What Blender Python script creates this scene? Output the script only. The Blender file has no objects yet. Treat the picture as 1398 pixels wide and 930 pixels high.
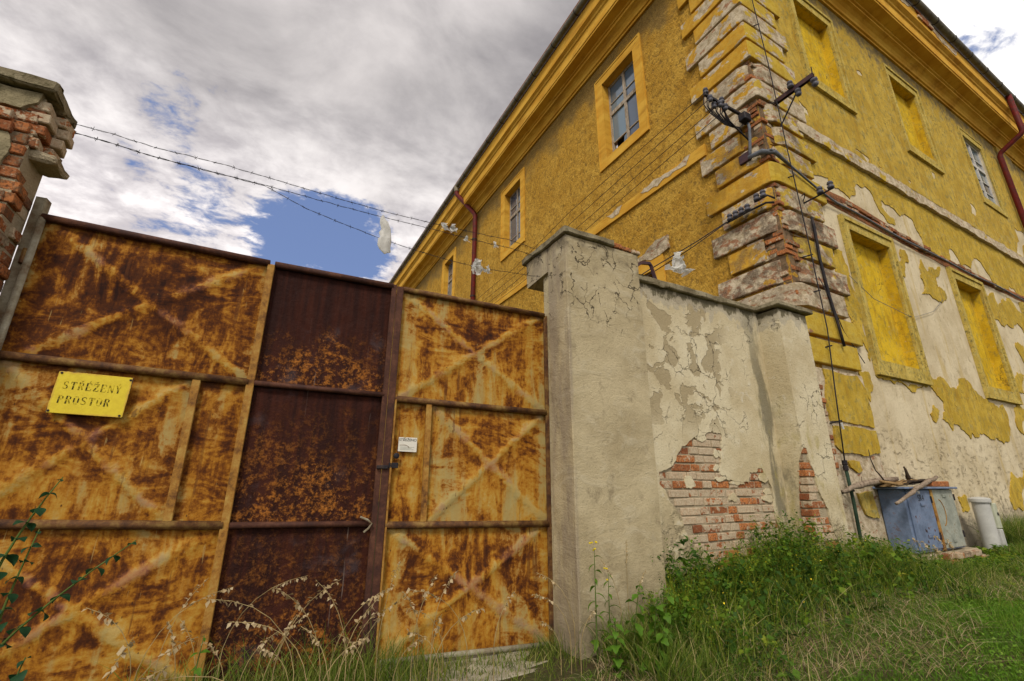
import bpy, bmesh, math, random
import numpy as np
from mathutils import Vector, Matrix, noise as mnoise
from mathutils.geometry import tessellate_polygon

random.seed(7); rng = np.random.default_rng(7)
R = math.radians
S = bpy.context.scene
COL = S.collection

# ------------------------------------------------------------------ camera
cam_d = bpy.data.cameras.new('camera'); cam = bpy.data.objects.new('camera', cam_d); COL.objects.link(cam)
YAW, PITCH, ROLL, CAM_H = R(28.318), R(17.40), R(0.157), 1.2
_f = Vector((math.sin(YAW)*math.cos(PITCH), math.cos(YAW)*math.cos(PITCH), math.sin(PITCH)))
_r = Vector((math.cos(YAW), -math.sin(YAW), 0)); _u = _r.cross(_f)
_r2 = _r*math.cos(ROLL) + _u*math.sin(ROLL); _u2 = -_r*math.sin(ROLL) + _u*math.cos(ROLL)
cam.matrix_world = Matrix(((_r2.x, _u2.x, -_f.x, 0), (_r2.y, _u2.y, -_f.y, 0), (_r2.z, _u2.z, -_f.z, CAM_H), (0, 0, 0, 1)))
cam_d.sensor_width = 36; cam_d.lens = 36*623.04/1398
cam_d.clip_start = 0.05; cam_d.clip_end = 3000
S.camera = cam

# ------------------------------------------------------------------ node helper
class NT:
    def __init__(s, nt):
        s.nt = nt; s.nt.nodes.clear()
    def n(s, t, **kw):
        nd = s.nt.nodes.new(t)
        for k, v in kw.items(): setattr(nd, k, v)
        return nd
    def put(s, sock, v):
        if v is None: return
        if isinstance(v, bpy.types.NodeSocket): s.nt.links.new(v, sock)
        elif isinstance(v, (tuple, list)):
            v = tuple(v)
            if len(sock.default_value) == 4 and len(v) == 3: v = v + (1,)
            sock.default_value = v
        else: sock.default_value = v
    def pos(s): return s.n('ShaderNodeNewGeometry').outputs['Position']
    def tc(s, o): return s.n('ShaderNodeTexCoord').outputs[o]
    def mapv(s, v, scale=(1,1,1), loc=(0,0,0), rot=(0,0,0)):
        m = s.n('ShaderNodeMapping'); s.put(m.inputs[0], v)
        m.inputs['Location'].default_value = loc; m.inputs['Rotation'].default_value = rot; m.inputs['Scale'].default_value = scale
        return m.outputs[0]
    def noise(s, v, scale, detail=4, rough=.55, dist=0, col=False):
        m = s.n('ShaderNodeTexNoise'); s.put(m.inputs['Vector'], v)
        m.inputs['Scale'].default_value = scale; m.inputs['Detail'].default_value = detail
        m.inputs['Roughness'].default_value = rough; m.inputs['Distortion'].default_value = dist
        return m.outputs['Color' if col else 'Fac']
    def voro(s, v, scale, feature='F1', out='Distance', rand=1):
        m = s.n('ShaderNodeTexVoronoi', feature=feature); s.put(m.inputs['Vector'], v); m.inputs['Scale'].default_value = scale
        m.inputs['Randomness'].default_value = rand
        return m.outputs[out]
    def m(s, op, a, b=None, c=None, clamp=False):
        m = s.n('ShaderNodeMath', operation=op); m.use_clamp = clamp
        s.put(m.inputs[0], a); s.put(m.inputs[1], b); s.put(m.inputs[2], c)
        return m.outputs[0]
    def vm(s, op, a, b=None):
        m = s.n('ShaderNodeVectorMath', operation=op); s.put(m.inputs[0], a); s.put(m.inputs[1], b)
        return m.outputs['Value' if op in ('DOT_PRODUCT', 'LENGTH') else 'Vector']
    def st(s, v, lo, hi, a=0, b=1):
        m = s.n('ShaderNodeMapRange', interpolation_type='SMOOTHSTEP'); s.put(m.inputs[0], v)
        s.put(m.inputs[1], lo); s.put(m.inputs[2], hi); s.put(m.inputs[3], a); s.put(m.inputs[4], b)
        return m.outputs[0]
    def mix(s, f, a, b, mode='MIX'):
        m = s.n('ShaderNodeMix', data_type='RGBA', blend_type=mode); s.put(m.inputs[0], f); s.put(m.inputs[6], a); s.put(m.inputs[7], b)
        return m.outputs[2]
    def xyz(s, v):
        m = s.n('ShaderNodeSeparateXYZ'); s.put(m.inputs[0], v); return m.outputs
    def comb(s, x, y, z):
        m = s.n('ShaderNodeCombineXYZ'); s.put(m.inputs[0], x); s.put(m.inputs[1], y); s.put(m.inputs[2], z); return m.outputs[0]
    def attr(s, name, typ='GEOMETRY', out='Fac'):
        m = s.n('ShaderNodeAttribute', attribute_type=typ, attribute_name=name); return m.outputs[out]
    def rnd(s): return s.n('ShaderNodeObjectInfo').outputs['Random']
    def ramp(s, f, stops):
        m = s.n('ShaderNodeValToRGB'); s.put(m.inputs[0], f); e = m.color_ramp.elements
        while len(e) < len(stops): e.new(.5)
        for i, (p, c) in enumerate(stops): e[i].position = p; e[i].color = tuple(c) + ((1,) if len(c) == 3 else ())
        return m.outputs[0]
    def bump(s, h, strength=.5, dist=.01, normal=None):
        m = s.n('ShaderNodeBump'); s.put(m.inputs['Height'], h); m.inputs['Strength'].default_value = strength; m.inputs['Distance'].default_value = dist
        if normal is not None: s.put(m.inputs['Normal'], normal)
        return m.outputs[0]
    def out(s, col, rough=.9, normal=None, metal=0, spec=.06, **kw):
        b = s.n('ShaderNodeBsdfPrincipled'); o = s.n('ShaderNodeOutputMaterial')
        s.put(b.inputs['Base Color'], col); s.put(b.inputs['Roughness'], rough); s.put(b.inputs['Metallic'], metal)
        s.put(b.inputs['Specular IOR Level'], spec)
        if normal is not None: s.put(b.inputs['Normal'], normal)
        for k, v in kw.items(): s.put(b.inputs[k], v)
        s.nt.links.new(b.outputs[0], o.inputs[0]); return b, o

def mat(name):
    m = bpy.data.materials.new(name); m.use_nodes = True; return m, NT(m.node_tree)

# ------------------------------------------------------------------ sky, sun, exposure
W = bpy.data.worlds.new('World'); S.world = W; W.use_nodes = True
SUN_EL, SUN_AZ = R(46), R(220)          # azimuth clockwise from +Y, where the sun stands
g = NT(W.node_tree)
sky = g.n('ShaderNodeTexSky', sky_type='NISHITA'); sky.sun_disc = False; sky.sun_elevation = SUN_EL; sky.sun_rotation = SUN_AZ
d = g.tc('Generated'); dx = g.xyz(d)
zz = g.m('MAXIMUM', dx[2], .04)
zq = g.m('ADD', zz, .22)
cv = g.comb(g.m('DIVIDE', dx[0], zq), g.m('DIVIDE', dx[1], zq), 0)
big = g.noise(g.mapv(cv, loc=(3.1, 1.7, 0)), 1.1, 3, .5, .4)
mid = g.noise(g.mapv(cv, scale=(1, 1.25, 1), rot=(0, 0, .5)), 3.0, 8, .58, .35)
fine = g.noise(g.mapv(cv, loc=(7, 2, 0)), 9, 8, .62, .3)
fine2 = g.noise(g.mapv(cv, loc=(1, 6, 0), rot=(0, 0, -.4), scale=(1, 1.6, 1)), 20, 6, .6, .6)
def lobe(v, lo, hi):
    return g.st(g.vm('DOT_PRODUCT', d, Vector(v).normalized()[:]), lo, hi)
holes = (((.045, .890, .453), .987, .9995, .53), ((.11, .872, .476), .990, .9995, .42), ((-.08, .886, .456), .988, 1.0, .30), ((-.20, .860, .469), .993, 1.0, .28),
         ((-.25, .777, .577), .993, 1.0, .22), ((-.162, .786, .597), .993, 1.0, .22), ((.761, .121, .637), .990, 1.0, .52))
lowc = g.st(dx[2], .2, .5, 1, 0)
tex = g.m('ADD', g.m('MULTIPLY', g.m('SUBTRACT', mid, .5), 1.15), g.m('ADD', g.m('MULTIPLY', g.m('SUBTRACT', fine, .5), .95), g.m('MULTIPLY', g.m('SUBTRACT', fine2, .5), .55)))
cover = g.m('ADD', .60, tex)
cover = g.m('ADD', cover, g.m('MULTIPLY', g.m('SUBTRACT', big, .5), .15))
for v_, lo_, hi_, a_ in holes:
    cover = g.m('SUBTRACT', cover, g.m('MULTIPLY', lobe(v_, lo_, hi_), a_))
cl = g.st(cover, -.08, .20)
# cloud brightness: broad grey decks with white billows
greyd = g.st(g.m('ADD', g.m('MULTIPLY', big, .45), g.m('MULTIPLY', dx[2], 1.1)), .66, 1.0)
bil = g.st(g.m('ADD', g.m('ADD', g.m('MULTIPLY', mid, .50), g.m('MULTIPLY', fine, .30)), g.m('ADD', g.m('MULTIPLY', big, .20), g.m('MULTIPLY', fine2, .10))), .44, .66)
white = g.mix(bil, (.46, .43, .455), (1.0, .955, .945))
bils = g.st(g.m('ADD', g.m('MULTIPLY', mid, .45), g.m('ADD', g.m('MULTIPLY', big, .50), g.m('MULTIPLY', fine, .08))), .36, .68)
grey = g.mix(bils, (.21, .20, .21), (.62, .585, .575))
cc = g.mix(greyd, white, grey)
cc = g.mix(g.m('MULTIPLY', lobe((.80, .13, .60), .965, .997), .8), cc, (1.05, 1.03, 1.0))
cc = g.mix(g.m('MULTIPLY', lowc, .25), cc, (.95, .86, .80))
cc = g.vm('MULTIPLY', cc, (10.6, 10.5, 10.4))
blue = g.mix(.72, sky.outputs[0], (1.5, 2.15, 4.3))
skc = g.mix(cl, blue, cc)
bg = g.n('ShaderNodeBackground'); bg.inputs[1].default_value = .078
g.put(bg.inputs[0], skc)
wo = g.n('ShaderNodeOutputWorld'); W.node_tree.links.new(bg.outputs[0], wo.inputs[0])

sun_d = bpy.data.lights.new('sun', 'SUN'); sun_d.energy = 1.5; sun_d.angle = R(14); sun_d.color = (1, .93, .82)
sun = bpy.data.objects.new('sun', sun_d); COL.objects.link(sun)
sv = Vector((math.sin(SUN_AZ)*math.cos(SUN_EL), math.cos(SUN_AZ)*math.cos(SUN_EL), math.sin(SUN_EL)))
sun.rotation_euler = sv.to_track_quat('Z', 'Y').to_euler()
S.view_settings.view_transform = 'Standard'; S.view_settings.look = 'None'; S.view_settings.gamma = 1
S.view_settings.exposure = 0.72

# ------------------------------------------------------------------ mesh helpers
def ident(): return Matrix.Identity(4)
WM = {}                                   # world matrix of every object, kept by hand
def tag(o, label=None, cat=None, group=None, kind=None):
    if label: o['label'] = label
    if cat: o['category'] = cat
    if group: o['group'] = group
    if kind: o['kind'] = kind
    return o
def thing(name, label, cat, loc=(0, 0, 0), rz=0, group=None):
    o = bpy.data.objects.new(name, None); COL.objects.link(o); o.empty_display_size = .1
    o.location = loc; o.rotation_euler = (0, 0, rz)
    WM[o.name] = Matrix.Translation(Vector(loc)) @ Matrix.Rotation(rz, 4, 'Z')
    return tag(o, label, cat, group)
def link(name, me, parent=None, world=None, local=None):
    """link a mesh; world = its world matrix, or local = its matrix under the parent"""
    o = bpy.data.objects.new(name, me); COL.objects.link(o)
    pm = WM[parent.name] if parent else ident()
    lm = local if local is not None else pm.inverted() @ (world if world is not None else ident())
    if parent: o.parent = parent
    o.matrix_local = lm
    if parent: o.matrix_basis = lm
    WM[o.name] = pm @ lm
    return o
def part(name, bm, m, parent=None, local=False, smooth=False, recalc=True):
    """bm is in world coordinates (or the parent's, local=True); origin moves to the middle of the piece"""
    if recalc: bmesh.ops.recalc_face_normals(bm, faces=bm.faces[:])
    me = bpy.data.meshes.new(name)
    vs = [v.co for v in bm.verts]
    lo = Vector((min(v[i] for v in vs) for i in range(3))); hi = Vector((max(v[i] for v in vs) for i in range(3)))
    c = (lo+hi)/2; c.z = lo.z
    bmesh.ops.translate(bm, verts=bm.verts[:], vec=-c)
    bm.to_mesh(me); bm.free()
    for mm in (m if isinstance(m, (list, tuple)) else [m]): me.materials.append(mm)
    if smooth: me.polygons.foreach_set('use_smooth', [True]*len(me.polygons))
    T = Matrix.Translation(c)
    return link(name, me, parent, local=T) if (local and parent) else link(name, me, parent, world=T)
def same(name, src, parent, world=None, local=None):
    return link(name, src, parent, world, local)
def box(bm, x0, x1, y0, y1, z0, z1, bev=0, rough=0, seg=1):
    nb = bmesh.new()
    bmesh.ops.create_cube(nb, size=1)
    for v in nb.verts: v.co = Vector(((x0+x1)/2 + v.co.x*(x1-x0), (y0+y1)/2 + v.co.y*(y1-y0), (z0+z1)/2 + v.co.z*(z1-z0)))
    if seg > 1: bmesh.ops.subdivide_edges(nb, edges=nb.edges[:], cuts=seg-1, use_grid_fill=True)
    if rough:
        for v in nb.verts: v.co += mnoise.noise_vector(v.co*9)*rough
    if bev: bmesh.ops.bevel(nb, geom=nb.edges[:] if seg == 1 else [e for e in nb.edges if len(e.link_faces) == 2 and e.calc_face_angle(0) > .6], offset=bev, segments=1, affect='EDGES')
    me = bpy.data.meshes.new('t'); nb.to_mesh(me); nb.free(); bm.from_mesh(me); bpy.data.meshes.remove(me)
    return bm
def tube(bm, pts, r, n=8, cap=True):
    pts = [Vector(p) for p in pts]
    rr = r if isinstance(r, (list, tuple)) else [r]*len(pts)
    rings = []; up = None
    for i, p in enumerate(pts):
        t = (pts[min(i+1, len(pts)-1)] - pts[max(i-1, 0)]).normalized()
        if up is None:
            up = t.orthogonal().normalized()
        up = (up - t*up.dot(t))
        if up.length < 1e-5: up = t.orthogonal()
        up.normalize(); b = t.cross(up)
        rings.append([bm.verts.new(p + (up*math.cos(a) + b*math.sin(a))*rr[i]) for a in [2*math.pi*k/n for k in range(n)]])
    for a, b in zip(rings, rings[1:]):
        for k in range(n): bm.faces.new((a[k], a[(k+1) % n], b[(k+1) % n], b[k]))
    if cap and n > 2:
        bm.faces.new(rings[0][::-1]); bm.faces.new(rings[-1])
    return bm
def lathe(bm, base, prof, n=14, axis=Vector((0, 0, 1))):
    axis = axis.normalized(); up = axis.orthogonal().normalized(); b = axis.cross(up); base = Vector(base); rings = []
    for r, h in prof:
        rings.append([bm.verts.new(base + axis*h + (up*math.cos(a)+b*math.sin(a))*max(r, 1e-4)) for a in [2*math.pi*k/n for k in range(n)]])
    for a, c in zip(rings, rings[1:]):
        for k in range(n): bm.faces.new((a[k], a[(k+1) % n], c[(k+1) % n], c[k]))
    bm.faces.new(rings[0][::-1]); bm.faces.new(rings[-1]); return bm
def jag(pts, amp=.10, it=3, seed=0):
    r = random.Random(seed); pts = [Vector((p[0], p[1])) for p in pts]
    for _ in range(it):
        o = []
        for i, p in enumerate(pts):
            q = pts[(i+1) % len(pts)]; o.append(p); e = q-p
            if e.length > .03:
                o.append((p+q)/2 + Vector((-e.y, e.x))*r.uniform(-amp, amp))
        pts = o
    return [(p.x, p.y) for p in pts]
def sheet(bm, outer, holes, fmap, d0, d1):
    """flat sheet with holes: fmap(a, b, d) maps to 3-D; d1 is the seen side, d0 the back"""
    loops = [outer] + list(holes)
    flat = [p for l in loops for p in l]
    tris = tessellate_polygon([[Vector((p[0], p[1], 0)) for p in l] for l in loops])
    F = [bm.verts.new(fmap(p[0], p[1], d1)) for p in flat]; B = [bm.verts.new(fmap(p[0], p[1], d0)) for p in flat]
    for t in tris:
        try: bm.faces.new([F[i] for i in t])
        except ValueError: pass
    k = 0
    for l in loops:
        n = len(l)
        for i in range(n):
            a, b = k+i, k+(i+1) % n
            try: bm.faces.new((F[a], F[b], B[b], B[a]))
            except ValueError: pass
        k += n
    return bm
def rect(a0, a1, b0, b1): return [(a0, b0), (a1, b0), (a1, b1), (a0, b1)]
def inside(p, poly):
    c = False; j = len(poly)-1
    for i in range(len(poly)):
        if (poly[i][1] > p[1]) != (poly[j][1] > p[1]) and p[0] < (poly[j][0]-poly[i][0])*(p[1]-poly[i][1])/(poly[j][1]-poly[i][1]) + poly[i][0]: c = not c
        j = i
    return c

# ------------------------------------------------------------------ materials
def stucco():                       # left facade: rough yellow-ochre throw-on render
    m, g = mat('ochre_stucco'); p = g.pos(); z = g.xyz(p)[2]
    v = g.mapv(p, scale=(1, 1, .8), rot=(0.35, 0, 0))
    a = g.noise(v, 15, 6, .62); b = g.noise(p, 1.3, 4, .6); c = g.noise(g.mapv(p, scale=(1, 1, .5)), 42, 4, .6); e = g.noise(p, 5, 5, .6)
    col = g.mix(g.st(b, .35, .65), (.47, .265, .040), (.58, .35, .062))
    col = g.mix(g.st(e, .4, .72), col, (.40, .215, .03))
    col = g.mix(g.m('MULTIPLY', g.st(a, .49, .34), .7), col, (.19, .12, .035)); col = g.mix(g.m('MULTIPLY', g.st(a, .56, .68), .5), col, (.70, .43, .075))
    col = g.mix(g.m('MULTIPLY', g.st(c, .42, .30), .6), col, (.13, .09, .04))
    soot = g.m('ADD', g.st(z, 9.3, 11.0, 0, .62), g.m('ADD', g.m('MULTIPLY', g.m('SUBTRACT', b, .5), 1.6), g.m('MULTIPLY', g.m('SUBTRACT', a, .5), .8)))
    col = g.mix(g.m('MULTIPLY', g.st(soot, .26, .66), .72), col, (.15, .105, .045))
    low = g.m('ADD', g.st(z, 6.62, 5.9, 0, 1), g.m('MULTIPLY', g.m('SUBTRACT', b, .5), 2))
    low = g.m('MULTIPLY', low, g.st(z, 5.6, 6.64, 0, 1)); low = g.m('MULTIPLY', low, g.st(z, 6.66, 6.6))
    h = g.m('ADD', g.m('MULTIPLY', a, 1.0), g.m('MULTIPLY', c, .6))
    g.out(col, .95, g.bump(h, 1, .05)); return m
def paint_yellow(name, base, base2, olive, chip, sc=1.0, bumpd=.008, soot=0):
    m, g = mat(name); p = g.pos(); z = g.xyz(p)[2]; v = g.mapv(p, scale=(1, 1, .8), rot=(.2, .25, 0))
    a = g.noise(v, 2.2*sc, 7, .68); b = g.noise(v, 9*sc, 7, .70); c = g.noise(p, 38*sc, 5, .65); e = g.noise(g.mapv(p, scale=(2.4, 2.4, .5)), 4, 7, .68); q = g.noise(p, 4.5*sc, 7, .72, .5)
    col = g.mix(g.st(a, .38, .62), base, base2)
    col = g.mix(g.m('MULTIPLY', g.st(e, .50, .66), .55), col, (.34, .185, .02))
    col = g.mix(g.m('MULTIPLY', g.st(b, .50, .64), olive), col, (.21, .185, .065))
    col = g.mix(g.m('MULTIPLY', g.st(q, .54, .66), olive*.7), col, (.40, .36, .17))
    col = g.mix(g.m('MULTIPLY', g.st(c, .42, .32), .6), col, (.13, .09, .035))
    col = g.mix(g.m('MULTIPLY', g.st(b, .335, .305), chip), col, (.52, .46, .33))
    if soot:
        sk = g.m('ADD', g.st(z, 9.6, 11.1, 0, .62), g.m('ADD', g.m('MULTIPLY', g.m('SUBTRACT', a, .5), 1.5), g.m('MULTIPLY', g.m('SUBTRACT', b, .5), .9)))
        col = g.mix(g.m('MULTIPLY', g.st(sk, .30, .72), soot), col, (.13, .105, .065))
    wv = g.vm('ADD', p, g.vm('MULTIPLY', g.vm('SUBTRACT', g.noise(p, 3, 5, .65, col=True), (.5, .5, .5)), (.6, .6, .6)))
    cr = g.m('MULTIPLY', g.m('LESS_THAN', g.voro(wv, 1.3, 'DISTANCE_TO_EDGE'), .006), g.st(a, .48, .6)); col = g.mix(g.m('MULTIPLY', cr, .75), col, (.10, .07, .03))
    h = g.m('ADD', g.m('MULTIPLY', b, .8), g.m('SUBTRACT', g.m('MULTIPLY', c, .6), g.m('MULTIPLY', cr, .8)))
    g.out(col, .92, g.bump(h, .9, bumpd*1.5)); return m
def trim_ochre():
    m, g = mat('ochre_trim'); p = g.pos()
    a = g.noise(g.mapv(p, scale=(.6, .6, 2)), 2.4, 5, .6); b = g.noise(p, 14, 5, .65); c = g.noise(g.mapv(p, scale=(1, .25, 1.6)), 3, 5, .65)
    col = g.mix(g.st(a, .35, .65), (.56, .29, .035), (.66, .39, .06))
    col = g.mix(g.m('MULTIPLY', g.st(c, .50, .70), .6), col, (.33, .15, .02))
    col = g.mix(g.m('MULTIPLY', g.st(b, .36, .26), .7), col, (.12, .085, .04))
    g.out(col, .85, g.bump(b, .45, .008)); return m
def plaster_beige():
    m, g = mat('beige_render'); p = g.pos(); z = g.xyz(p)[2]
    a = g.noise(p, 1.5, 5, .62); b = g.noise(g.mapv(p, scale=(1, 1, .6), rot=(0, .6, 0)), 11, 7, .68); c = g.noise(p, 50, 4, .6)
    col = g.mix(g.st(a, .35, .66), (.54, .45, .285), (.68, .59, .405))
    col = g.mix(g.m('MULTIPLY', g.st(b, .44, .30), .6), col, (.28, .215, .12))
    rough_low = g.m('MULTIPLY', g.st(g.m('ADD', z, g.m('MULTIPLY', a, 1.4)), 3.0, 2.3), g.st(g.noise(g.mapv(p, scale=(1, 1, 1.9), rot=(0, .6, 0)), 8, 8, .74, .4), .47, .33))
    col = g.mix(g.m('MULTIPLY', rough_low, .5), col, (.27, .205, .12))
    yst = g.m('MULTIPLY', g.st(g.noise(g.mapv(p, scale=(3, 3, .35)), 1.6, 5, .6), .56, .72), .5)
    col = g.mix(yst, col, (.48, .33, .07))
    foot_dark = g.m('MULTIPLY', g.st(g.m('ADD', z, g.m('MULTIPLY', g.m('SUBTRACT', b, .5), 1.2)), .95, .55), .7)  # colour darkens towards the foot of the wall, with a ragged edge
    col = g.mix(foot_dark, col, (.17, .15, .12))
    h = g.m('ADD', g.m('MULTIPLY', b, 1), g.m('ADD', g.m('MULTIPLY', c, .45), g.m('MULTIPLY', rough_low, -.5)))
    g.out(col, .95, g.bump(h, .9, .02)); return m
def quoin_mat(name, yel, yel2):     # beige render with islands of yellow paint; how much is left is set per block
    m, g = mat(name); p = g.pos(); r = g.rnd(); am = g.attr('paint', 'OBJECT')
    pv = g.vm('ADD', p, g.comb(g.m('MULTIPLY', r, 17), 0, 0))
    n1 = g.noise(g.mapv(pv, scale=(1, 1, 1.5)), 2.5, 6, .58, .3); b = g.noise(p, 11, 6, .66); c = g.noise(p, 45, 4, .6)
    t = g.m('SUBTRACT', n1, g.m('SUBTRACT', .80, g.m('MULTIPLY', am, .60)))
    mk = g.st(t, -.006, .008)
    yc = g.mix(g.st(b, .40, .66), yel, yel2); yc = g.mix(g.m('MULTIPLY', g.st(b, .53, .66), .35), yc, (.24, .19, .06))
    yc = g.mix(g.m('MULTIPLY', g.st(c, .38, .28), .5), yc, (.16, .11, .04))
    bc = g.mix(g.st(b, .33, .62), (.36, .285, .175), (.60, .51, .365)); bc = g.mix(g.m('MULTIPLY', g.st(g.noise(pv, 4, 6, .7), .55, .70), .5), bc, (.30, .22, .13)); bc = g.mix(g.m('MULTIPLY', g.st(c, .40, .30), .4), bc, (.2, .15, .10))
    bc = g.mix(g.m('MULTIPLY', g.st(g.m('ADD', g.noise(g.mapv(pv, scale=(1, 1, 2)), 6, 5, .65), g.m('MULTIPLY', g.attr('grime', 'OBJECT'), .10)), .58, .66), .8), bc, (.30, .115, .05))
    dk = g.m('MULTIPLY', g.attr('grime', 'OBJECT'), g.st(g.noise(pv, 5, 6, .7), .40, .60))
    col = g.mix(dk, g.mix(mk, bc, yc), g.mix(g.st(c, .4, .6), (.09, .065, .045), (.19, .14, .095)))
    h = g.m('ADD', g.m('MULTIPLY', mk, .5), g.m('ADD', g.m('MULTIPLY', b, g.m('SUBTRACT', 1.1, g.m('MULTIPLY', mk, .8))), g.m('MULTIPLY', c, .3)))
    g.out(col, .92, g.bump(h, 1, .022)); return m
def render_grey():                  # right gate pier
    m, g = mat('grey_render'); p = g.pos(); s = g.xyz(p); z = s[2]
    a = g.noise(p, 1.4, 5, .6); b = g.noise(g.mapv(p, scale=(1, 1, .7)), 7, 7, .66); c = g.noise(p, 60, 3, .6)
    col = g.mix(g.st(a, .35, .65), (.36, .295, .175), (.49, .415, .26))
    col = g.mix(g.m('MULTIPLY', g.st(b, .55, .75), .5), col, (.50, .45, .33))
    col = g.mix(g.m('MULTIPLY', g.st(b, .46, .30), .6), col, (.20, .16, .10)); col = g.mix(g.m('MULTIPLY', g.st(c, .42, .30), .3), col, (.18, .15, .10))
    trow = g.noise(g.mapv(p, scale=(1.0, 1.0, 2.2), rot=(.3, .35, .2)), 3.2, 7, .66, .8); col = g.mix(g.m('MULTIPLY', g.st(trow, .50, .66), .40), col, (.55, .49, .345))
    spl = g.m('MULTIPLY', g.st(g.m('ADD', z, g.m('MULTIPLY', trow, .9)), 1.1, .55), .6); col = g.mix(spl, col, (.19, .155, .10))
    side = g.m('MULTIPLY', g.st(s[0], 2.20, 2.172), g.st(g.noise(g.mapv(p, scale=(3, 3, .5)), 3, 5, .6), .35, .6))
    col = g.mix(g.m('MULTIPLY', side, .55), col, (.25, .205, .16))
    stain = g.m('MULTIPLY', g.st(g.m('ADD', z, g.m('MULTIPLY', g.m('SUBTRACT', g.noise(p, 4.5, 5, .65), .5), 1.3)), 3.08, 3.42), g.st(g.noise(p, 6, 3, .5), .42, .62))
    col = g.mix(g.m('MULTIPLY', stain, .8), col, (.13, .11, .075))
    wv = g.vm('ADD', p, g.vm('MULTIPLY', g.vm('SUBTRACT', g.noise(p, 4, 4, .6, col=True), (.5, .5, .5)), (.34, .34, .34)))
    cr = g.voro(g.mapv(wv, scale=(1, 1, .75)), 6.0, 'DISTANCE_TO_EDGE')
    crw = g.st(g.noise(p, 5, 3, .6), .35, .65, .003, .030)
    cm = g.m('MULTIPLY', g.m('MULTIPLY', g.m('LESS_THAN', cr, crw), g.st(g.noise(g.mapv(p, loc=(5, 1, 2)), 4.5, 4, .6), .44, .50)), g.st(g.m('ADD', z, g.m('MULTIPLY', g.m('SUBTRACT', g.noise(p, 3.2, 3, .5), .5), 1.6)), 2.55, 2.85))
    col = g.mix(g.m('MULTIPLY', cm, .85), col, (.06, .048, .03))
    h = g.m('ADD', g.m('ADD', g.m('MULTIPLY', b, .8), g.m('MULTIPLY', trow, .7)), g.m('SUBTRACT', g.m('MULTIPLY', c, .28), g.m('MULTIPLY', cm, 1.2)))
    g.out(col, .93, g.bump(h, .9, .018)); return m
def limewash():                     # courtyard wall
    m, g = mat('peeling_limewash'); p = g.pos(); s = g.xyz(p); x, z = s[0], s[2]
    a = g.noise(p, 1.6, 4, .6); b = g.noise(p, 9, 6, .66); c = g.noise(p, 55, 3, .6)
    col = g.mix(g.st(a, .35, .65), (.50, .42, .26), (.63, .56, .385))
    col = g.mix(g.m('MULTIPLY', g.st(b, .58, .72), .6), col, (.66, .62, .50))
    n1 = g.noise(g.mapv(p, loc=(2, 0, 3.3)), 4.2, 5, .52, .35)
    zone = g.m('MULTIPLY', g.st(z, 1.5, 2.0), g.st(x, 4.75, 4.35))
    pk = g.m('MULTIPLY', g.st(n1, .515, .53), zone)
    col = g.mix(g.m('MULTIPLY', pk, .8), col, (.33, .265, .155))
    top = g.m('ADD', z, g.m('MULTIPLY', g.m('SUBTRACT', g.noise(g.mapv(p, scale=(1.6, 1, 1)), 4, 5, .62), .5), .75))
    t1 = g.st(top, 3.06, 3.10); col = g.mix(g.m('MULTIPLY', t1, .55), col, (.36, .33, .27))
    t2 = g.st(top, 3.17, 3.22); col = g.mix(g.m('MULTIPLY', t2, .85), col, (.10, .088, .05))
    strk = g.m('ADD', g.m('ABSOLUTE', g.m('SUBTRACT', x, g.m('ADD', 5.20, g.m('MULTIPLY', z, -.035)))), g.m('MULTIPLY', g.m('SUBTRACT', g.noise(g.mapv(p, scale=(2, 1, .55)), 4, 5, .65), .5), .55))
    sk = g.m('MULTIPLY', g.st(strk, .13, .02), g.st(z, 3.2, 2.2, .5, 1)); col = g.mix(g.m('MULTIPLY', sk, .75), col, (.135, .125, .085))
    gn = g.m('MULTIPLY', g.st(g.noise(g.mapv(p, scale=(1.5, 1, .6), loc=(4, 0, 1)), 3.6, 5, .6), .52, .66), g.m('MULTIPLY', g.st(x, 4.6, 5.2), g.st(z, 2.6, 1.5)))
    col = g.mix(g.m('MULTIPLY', gn, .6), col, (.36, .30, .09))
    lowr = g.m('MULTIPLY', g.st(g.m('ADD', z, a), 1.45, 1.1), g.st(b, .58, .46)); col = g.mix(g.m('MULTIPLY', lowr, .6), col, (.30, .24, .145))
    wv = g.vm('ADD', p, g.vm('MULTIPLY', g.vm('SUBTRACT', g.noise(p, 5, 4, .6, col=True), (.5, .5, .5)), (.3, .3, .3)))
    cr = g.m('MULTIPLY', g.st(g.voro(wv, 3.1, 'DISTANCE_TO_EDGE'), .014, .004), g.st(a, .5, .6)); col = g.mix(g.m('MULTIPLY', cr, .7), col, (.11, .09, .06))
    h = g.m('ADD', g.m('MULTIPLY', b, .5), g.m('SUBTRACT', g.m('MULTIPLY', c, .25), g.m('ADD', g.m('MULTIPLY', pk, .35), g.m('ADD', cr, g.m('MULTIPLY', lowr, .7)))))
    col = g.mix(g.m('MULTIPLY', g.st(c, .44, .32), .4), col, (.2, .16, .1))
    g.out(col, .94, g.bump(h, 1, .02)); return m
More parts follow.
